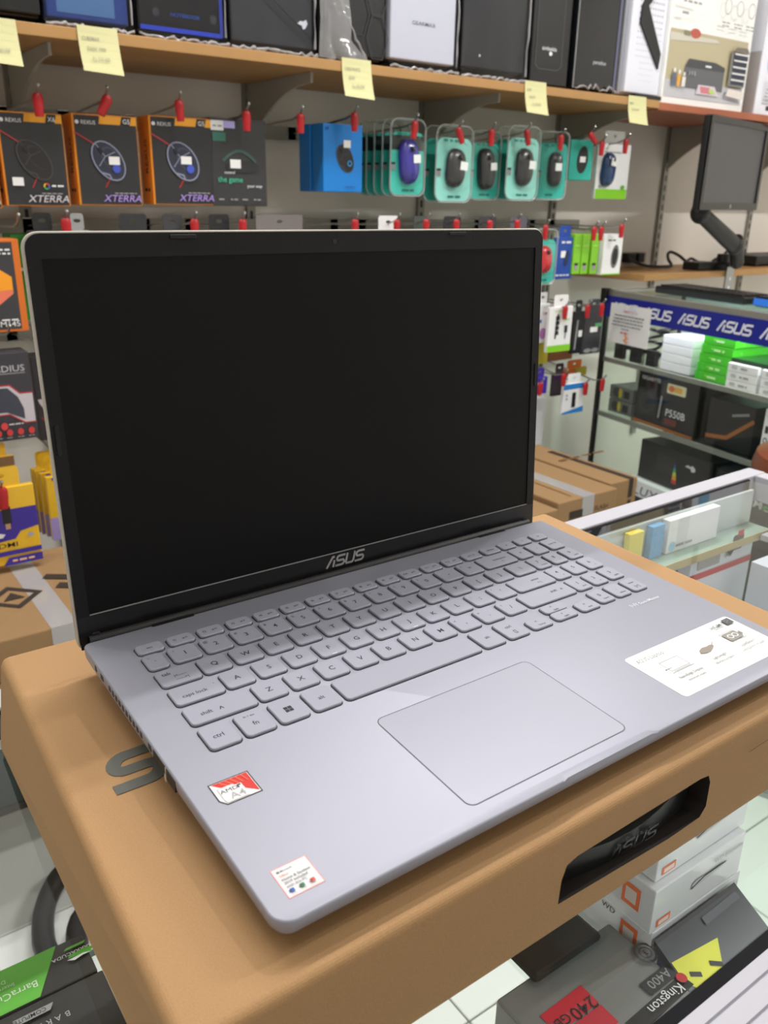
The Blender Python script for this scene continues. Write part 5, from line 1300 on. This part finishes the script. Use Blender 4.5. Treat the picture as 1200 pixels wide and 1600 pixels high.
# ------------------------------------------------------------------ the laptop
TILT = math.radians(2.5)
LAP = thing('laptop', 'open silver laptop with a black screen, standing on the brown carton', 'laptop', (0, 0, 1.0)); LAP.rotation_euler = (TILT, 0, 0)
W, D = .3602, .2265
outl = rrect(0, 0, W, D, .008, 7, (.0085, .0085, .004, .004))
# extra points on the front edge for the finger notch
k0 = 8
extra = [(.1475, 0), (.1515, 0), (.2115, 0), (.2155, 0)]
outl = outl[:k0] + extra + outl[k0:]
NI = (k0 + 1, k0 + 2)
ins = lambda d: inset(outl, d)
def ringz(d, zf, notch=0.0):
    r = [[x, y, zf(y)] for x, y in ins(d)]
    for q in NI: r[q][1] += notch
    return [tuple(p) for p in r]
c0 = lambda z: (lambda y: z)
base = MB().loft([ringz(.010, lambda y: -.0115 - .0055 * y / D), ringz(.003, lambda y: -.0095 - .0045 * y / D), ringz(.0004, lambda y: -.0058 - .0012 * y / D), ringz(.0, c0(-.003)), ringz(0, c0(-.0009), .0012), ringz(.0003, c0(-.0003), .0030), ringz(.0009, c0(0), .0036)], SILVER).obj('base', LAP, True)
# rubber feet
for fx, fy in ((.05, .03), (.31, .03), (.05, .2), (.31, .2)):
    zw = -(.016 + fy * math.sin(TILT)) / math.cos(TILT)
    MB().loft([[(fx + a * .012, fy + b * .005, zw + .0002 - (b * .005) * math.tan(TILT)) for a, b in ((-1, -1), (1, -1), (1, 1), (-1, 1))], [(fx + a * .012, fy + b * .005, -.0105) for a, b in ((-1, -1), (1, -1), (1, 1), (-1, 1))]], BLACK).obj('rubber_foot', base)
# left side: vents and ports
b = MB()
for k in range(10):
    y = .1815 - k * .0050; b.box(-.0002, y - .0012, -.0046, .001, y + .0012, -.0016, M('vent_dark', (58, 58, 60), .6))
b.box(-.0002, .1915, -.0046, .001, .1955, -.0016, M('vent_dark')); b.box(-.0002, .2025, -.0046, .001, .205, -.0016, M('vent_dark')); o = b.obj('side_vents', base)
MB().box(-.0002, .1235, -.0046, .001, .127, -.0014, M('vent_dark')).obj('port', base)
MB().box(-.0003, .1065, -.0056, .004, .1205, -.0012, BLACK).obj('port', base); MB().box(-.0003, .0945, -.0075, .004, .1050, -.0014, M('port_dark', (26, 26, 28), .5)).obj('port', base)
MB().hexa([(-.0002, .1055, -.0095), (.004, .1055, -.0095), (.004, .1075, -.0095), (-.0002, .1075, -.0095), (-.0002, .1045, -.0015), (.004, .1045, -.0015), (.004, .1085, -.0015), (-.0002, .1085, -.0015)], SILVERSHELL).obj('port_divider', base)
# hinge strips at the back edge of the deck
b = MB(); b.box(.040, .2245, -.0, .066, D + .0005, .0004, BLACK); b.box(.294, .2245, -.0, .320, D + .0005, .0004, BLACK); b.obj('hinge_gap', base)
MB().tube([(.006, .2355, -.0055), (.354, .2355, -.0055)], .0052, BLACK, 12).obj('hinge_cover', base, True)

# keys
KEYS = []
A = lambda t, dx=0, dy=0, s=3.5: (t, dx, dy, s)
fnx = [29.5] + [47.8 + 18.16 * k for k in range(14)]
fl = ['esc', 'f1', 'f2', 'f3', 'f4', 'f5', 'f6', 'f7', 'f8', 'f9', 'f10', 'f11', 'f12', 'prt sc', 'delete']
for x, l in zip(fnx, fl): KEYS.append((x, 202, 15, 9.6, [A(l, 0 if len(l) > 3 or l == 'esc' else -3.6, 0, 1.9)] + ([A('x=', 2.6, 0, 2.2)] if l[0] == 'f' else [])))
for x, l in zip((300, 316.1, 332.2), ('x', '/', 'o')): KEYS.append((x, 202.3, 13.4, 9.6, [A(l, 0, 0, 2.4)]))
KEYS.append((27.2, 187.3, 11.2, 15.6, [A('`', 0, -1, 3), A('~', -2.5, 4, 1.8)]))
for k, (l, s) in enumerate(zip('1234567890-=', '!@#$%^&*()_+')): KEYS.append((43.9 + 18.9 * k, 187.3, 16, 15.6, [A(l), A(s, -5, 3.8, 1.9)]))
KEYS.append((276.7, 187.3, 29.6, 15.6, [A('backspace', 3, .5, 2.0), A('<-', 3, -3.4, 2)]))
for x, l in zip((300, 316.1, 332.2), ('+', '-', 'num lk')): KEYS.append((x, 187.3, 13.4, 15.6, [A(l, 0, 0, 3 if len(l) == 1 else 2)]))
KEYS.append((32.5, 168.7, 22, 15.6, [A('tab', -5.5, 3.4, 2.6), A('|<-----', 1, -.2, 2.0), A('----->|', 1, -3.6, 2.0)]))
for k, l in enumerate('QWERTYUIOP[]'): KEYS.append((53.2 + 19.0 * k, 169, 16, 15.6, [A(l)]))
KEYS.append((282.2, 169, 18.6, 15.6, [A('\\')]))
num = lambda y, rows: [KEYS.append((x, y, 13.4, 15.6, [A(a, -.3, 1, 3), A(b, 1.5, -4, 1.6)])) for x, (a, b) in zip((300, 316.1, 332.2), rows)]
num(169, (('7', 'home'), ('8', '^'), ('9', 'pgup')))
KEYS.append((34.7, 150.2, 26.6, 15.6, [A('caps lock', -1.5, -1.4, 2.5), A('.', 10, 3, 3)]))
for k, l in enumerate("ASDFGHJKL;'"): KEYS.append((57.7 + 18.98 * k, 150.5, 16, 15.6, [A(l)] + ([A('_', 0, -4.6, 4)] if l in 'FJ' else []) + ([A({';': ':', "'": '"'}[l], -5, 3.8, 2)] if l in ";'" else [])))
KEYS.append((274.6, 150.5, 34, 15.6, [A('enter', 4, 1, 2.3), A('<-|', 4, -3.6, 2)]))
num(150.5, (('4', '<'), ('5', ''), ('6', '>')))
KEYS.append((39.2, 131.5, 35.8, 15.6, [A('shift', -8, -1, 2.6), A('^', 0, -2, 4)]))
for k, l in enumerate('ZXCVBNM,./'): KEYS.append((66.9 + 19.05 * k, 131.8, 16, 15.6, [A(l)] + ([A({',': '<', '.': '>', '/': '?'}[l], -5, 3.8, 2)] if l in ',./' else [])))
KEYS.append((270.4, 131.8, 42.4, 15.6, [A('shift', 7, 1, 2.4), A('^', 14, 0, 3.4)]))
num(131.8, (('1', 'end'), ('2', 'v'), ('3', 'pgdn')))
KEYS.append((29.4, 111.5, 16.2, 18.4, [A('ctrl', -1, -.5, 2.9)])); KEYS.append((48.0, 111.5, 16.2, 18.4, [A('fn', 0, -1, 2.9), A('fn + esc', -.5, 5.5, 1.3)])); KEYS.append((66.9, 111.5, 16.2, 18.4, [('WIN', 0, 0, 0)])); KEYS.append((86.0, 111.5, 16.2, 18.4, [A('alt', 0, 0, 2.6)]))
KEYS.append((143.0, 111.5, 92.4, 18.4, [])); KEYS.append((199.9, 111.5, 16.2, 18.4, [A('alt', 0, 0, 2.4)])); KEYS.append((219.2, 111.5, 16.2, 18.4, [A('ctrl', -.5, 2.4, 2.4), A('[]', 0, -3.5, 2.6)]))
KEYS.append((239.3, 108.2, 16.4, 10.6, [A('<', -1, 1.6, 2.2), A('home', .5, -2.4, 1.6)])); KEYS.append((260.8, 117.0, 18.6, 8.6, [A('^', -1, 1, 2.2), A('pgup', 0, -2.4, 1.5)])); KEYS.append((260.8, 107.6, 18.6, 8.8, [A('v', -1, 1.2, 2), A('pgdn', 0, -2.2, 1.5)])); KEYS.append((282.2, 108.2, 16.4, 10.6, [A('>', -1, 1.6, 2.2), A('end', .5, -2.4, 1.6)]))
KEYS.append((300, 112.2, 13.4, 15.6, [A('0', -.5, 1, 3), A('insert', 1, -4, 1.5)])); KEYS.append((316.1, 112.2, 13.4, 15.6, [A('.', -.5, 1.5, 3), A('delete', 1, -4, 1.5)])); KEYS.append((332.2, 112.2, 13.4, 15.6, [A('enter', 0, 2, 1.7), A('[=]', 0, -3.4, 2.4)]))
KM = {}; LEG = M('key_legend', (30, 32, 42), .6)
gap_shade = MB()  # flat dark plates painting the shade round the keys, no real recess
for (cx, cy, kw, kh, legs) in KEYS:
    kw, kh = kw / 1000, kh / 1000; key = (round(kw, 4), round(kh, 4)); r = min(.0026, kh * .32)
    if key not in KM:
        KM[key] = MB().prism(rrect(-kw / 2, -kh / 2, kw / 2, kh / 2, r, 5), .0001, .0016, SILVERKEY, None, .00042).mesh('key')
    ko = ob('key', KM[key], LAP, (cx / 1000, cy / 1000, 0))
    gap_shade.poly = None
    g = .00048
    gap_shade.add([(cx / 1000 + a, cy / 1000 + b_, .00012) for a, b_ in rrect(-kw / 2 - g, -kh / 2 - g, kw / 2 + g, kh / 2 + g, r + g, 5)], [tuple(range(24))], GAPSHADE)
    if legs:
        i = Ink(lambda x, y, k: (x, y, .00164)); ok = False
        for (tx, dx, dy, s) in legs:
            if tx == 'WIN':
                for a in (-1, 1):
                    for b_ in (-1, 1): i.poly([(a * .0001 + min(0, a) * .0021, b_ * .0001 + min(0, b_) * .0021), (a * .0001 + max(0, a) * .0021, b_ * .0001 + min(0, b_) * .0021), (a * .0001 + max(0, a) * .0021, b_ * .0001 + max(0, b_) * .0021), (a * .0001 + min(0, a) * .0021, b_ * .0001 + max(0, b_) * .0021)], LEG)
                ok = True
            elif tx:
                i.text(tx, dx / 1000, dy / 1000 - s / 2000 - (0 if tx != '_' else .0), s / 1000, LEG if tx != '_' else PAPER, 'c', bold=.009); ok = True
        if ok: i.obj('legend', ko)
gap_shade.obj('key_shade_outlines', base)
# touchpad
i = MB(); tp = rrect(.0996, .0099, .2038, .0826, .0042, 6)
i.add([(x, y, .00010) for x, y in inset(tp, -.00035)], [tuple(range(len(tp)))], M('pad_groove', (84, 86, 96), .5)); i.obj('touchpad_groove', base)
MB().prism(inset(tp, .00022), .00004, .00016, M('touchpad_silver', (163, 165, 179), .44, .30)).obj('touchpad', LAP)
# stickers
i = Ink(lambda x, y, k: (x / 1000, y / 1000, .00012 + .00004 * k))
stA = MB().prism([(x / 1000, y / 1000) for x, y in [(9.9, 70.9), (12.5, 67.3), (29.3, 67.3), (29.3, 82.8), (9.9, 82.8)]], .00004, .00014, INKD).obj('processor_sticker', LAP)
i.poly([(10.5, 71.2), (12.8, 67.9), (28.7, 67.9), (28.7, 82.2), (10.5, 82.2)], INKW)
i.poly([(11.1, 82), (28.4, 82), (28.4, 68.4), (23.4, 73.0), (23.4, 77.2), (19.4, 77.2), (17.6, 78.4), (14.6, 78.2)], MC((206, 40, 32)))
for q in range(5): i.line([(15 + 2.6 * q, 81.5), (18 + 2.2 * q, 78.0 - .3 * q)], .5, MC((232, 110, 80)))
i.poly([(12.4, 78), (19.4, 78), (23.4, 74), (23.4, 68.2), (13, 68.2), (12.4, 70)], INKW)
i.text('AMD', 12.6, 74.2, 2.2, INKD, 'l', 0, 1.2, bold=.0); i.poly([(20.9, 74.3), (21.5, 74.3), (21.5, 75.8), (22.4, 75.8), (23.0, 76.5), (20.9, 76.5)], INKD); i.text('A4', 15.4, 69.2, 3.9, MC((170, 172, 174)), 'l', 0, 1.1); i.obj('sticker_print', stA)
i = Ink(lambda x, y, k: (x / 1000, y / 1000, .00012 + .00004 * k))
stB = MB().box(.0098, .0096, .00004, .0257, .0253, .00014, MC((238, 140, 130))).obj('office_sticker', LAP)
i.rect(10.15, 9.95, 25.35, 24.95, INKW)
for a, (cx, cy, c) in enumerate(((11.6, 23.0, (214, 80, 50)), (12.2, 23.0, (120, 170, 60)), (11.6, 22.4, (60, 130, 200)), (12.2, 22.4, (230, 180, 60)))): i.rect(cx, cy, cx + .5, cy + .5, MC((90, 90, 96)))
i.text('Microsoft', 13.1, 22.5, .9, MC((120, 120, 126))); i.text('Office', 11.6, 20.2, 1.1, MC((240, 150, 120))); i.text('Home & Student', 11.6, 18.1, 1.25, MC((90, 92, 100))); i.text('2019 included', 11.6, 16.2, 1.25, MC((90, 92, 100))); i.text('with this PC', 11.6, 14.3, 1.25, MC((120, 122, 130)))
for x, c, l in ((12.4, (44, 90, 180), 'Word'), (16.8, (30, 120, 80), 'Excel'), (21.4, (210, 80, 60), 'PowerPoint')):
    i.rect(x - .5, 11.6, x + 1.3, 13.4, MC(c)); i.rect(x - .9, 12.0, x + .3, 13.0, MC(tuple(int(q * .75) for q in c))); i.text(l, x + .4, 10.5, .6, INKG, 'c')
i.obj('sticker_print', stB)
stC = MB().prism([(x, y) for x, y in rrect(.2522, .0108, .3506, .0535, .0028, 5)], .00004, .00014, M('sticker_white', (244, 248, 248), .5)).obj('feature_sticker', LAP)
i = Ink(lambda x, y, k: (x / 1000, y / 1000, .00012 + .00004 * k)); gr = MC((120, 116, 112)); lg = MC((122, 120, 118))
i.text('ASUS Laptop', 256.5, 45.6, 3.1, lg, 'l', 0, .95)
i.line([(267, 40), (267, 31), (283, 31), (283, 40)], .35, gr, True); i.line([(265.5, 29.2), (284.5, 29.2)], .4, gr); i.line([(268, 30), (283, 30)], .3, gr); i.line([(264.5, 33.4), (270, 33.4)], .3, gr); i.ell(265, 33.4, .6, .5, gr)
i.text('NanoEdge Display', 275, 23.2, 2.1, lg, 'c', 0, .9); i.text('Immersive visuals', 275, 19.4, 1.7, lg, 'c', 0, .9)
i.line([(290, 41), (290, 28)], .18, lg); i.line([(318, 41), (318, 28)], .18, lg)
i.poly([(297, 33.5), (299, 36), (303, 37.2), (307, 36.6), (310, 37), (312, 35.6), (311, 34.6), (308, 33.2), (305, 32.2), (301, 32)], MC((150, 140, 130))); i.line([(309, 35), (314.5, 38)], .3, gr)
i.text('Lightweight', 304.5, 25.2, 2.1, lg, 'c', 0, .9); i.text('Effortless portability', 304.5, 21.4, 1.7, lg, 'c', 0, .9)
i.rect(325.5, 32, 338, 39.5, MC((150, 146, 140)), .6); i.line([(324.6, 31), (338.9, 31), (338.9, 40.5), (324.6, 40.5)], .3, gr, True); i.rect(339.2, 34, 340.4, 37.4, gr)
i.ring(329.6, 35.7, 2, 1.7, .8, INKW); i.ring(334, 35.7, 2, 1.7, .8, INKW); i.text('SuperBattery', 332.5, 25.2, 2.1, lg, 'c', 0, .9); i.text('Lasting power for longer', 332.5, 21.4, 1.7, lg, 'c', 0, .9)
i.text('HDMI', 332, 46.4, 2.5, MC((90, 90, 92)), 'c', 0, 1.3); i.rect(328, 44.8, 336, 45.2, lg); i.rect(340.5, 45, 347.5, 50.5, MC((84, 86, 92))); i.line([(342, 46.5), (346, 49)], .6, lg); i.rect(341.5, 48.6, 344, 49.4, lg)
i.obj('sticker_print', stC)
i = Ink(lambda x, y, k: (x / 1000, y / 1000, .0001 + .00004 * k)); PW = MC((236, 236, 244))
for q in range(5): i.line([(308 + q * 1.3, 91.6 + (q % 2) * .8), (308 + q * 1.3, 95.4 - (q % 3) * .7)], .5, PW)
i.text('SonicMaster', 315, 91.6, 2.6, PW, 'l', .1, 1.05); i.obj('speaker_mark', base)

# lid
LA = math.radians(83.878)
lid = MB()
lo = rrect(-.0002, -.0035, .3604, .2243, .008, 7, (.005, .005, .0085, .0085))
lid.loft([[(x, y, -.0062) for x, y in inset(lo, .0035)], [(x, y, -.0054) for x, y in inset(lo, .001)], [(x, y, -.0035) for x, y in lo], [(x, y, -.0004) for x, y in lo], [(x, y, .0) for x, y in inset(lo, .0005)]], SILVERSHELL)
lid = lid.obj('lid', LAP, True, (0, .235, -.00545), (LA, 0, 0))
bo = inset(lo, .0011); hole = [(.0080, .0174), (.3522, .0174), (.3522, .2110), (.0080, .2110)]
MB().holed(bo, [hole], .0001, .0009, BEZEL).obj('bezel', lid)
MB().box(.0078, .0172, .00005, .3524, .2112, .0003, SCREEN).obj('screen', lid)
MB().box(.0082, .0168, .0004, .3520, .0174, .00105, M('bezel_edge', (150, 150, 150), .35)).obj('bezel_lip', lid)
MB().box(.0012, -.003, .0008, .3590, .0166, .00115, M('chin_gloss', (18, 18, 21), .26)).obj('chin', lid)
i = Ink(lambda x, y, k: (x, y, .00122 + .00006 * k)); asus(i, .1655, .0074, .0078, M('logo_chrome', (190, 188, 186), .25, .6), .28, .2); i.obj('brand_lettering', lid)
RUB = M('rubber_black', (14, 14, 16), .7)
for a0_, a1_, b0_, b1_ in ((.0758, .0912, .2198, .2222), (.2710, .2862, .2200, .2222), (.0027, .0050, .1105, .1275), (.3552, .3575, .1105, .1275), (.0078, .0125, .0020, .0062), (.3478, .3525, .0020, .0062)):
    MB().prism(rrect(a0_, b0_, a1_, b1_, min(.0011, (b1_ - b0_) * .45), 4), .0008, .0017, RUB, None, .0003).obj('rubber_bumper', lid)
MB().lathe([(.0016, .0008), (.0016, .00112), (.0001, .00114)], BLACKG, 16, Matrix.Translation((.181, .2172, 0))).obj('camera_lens', lid)
for x in (.1555, .1663): MB().lathe([(.0005, .0008), (.0005, .0011), (.0001, .0011)], M('mic_hole', (8, 8, 8), .8), 8, Matrix.Translation((x, .2168, 0))).obj('microphone_hole', lid)
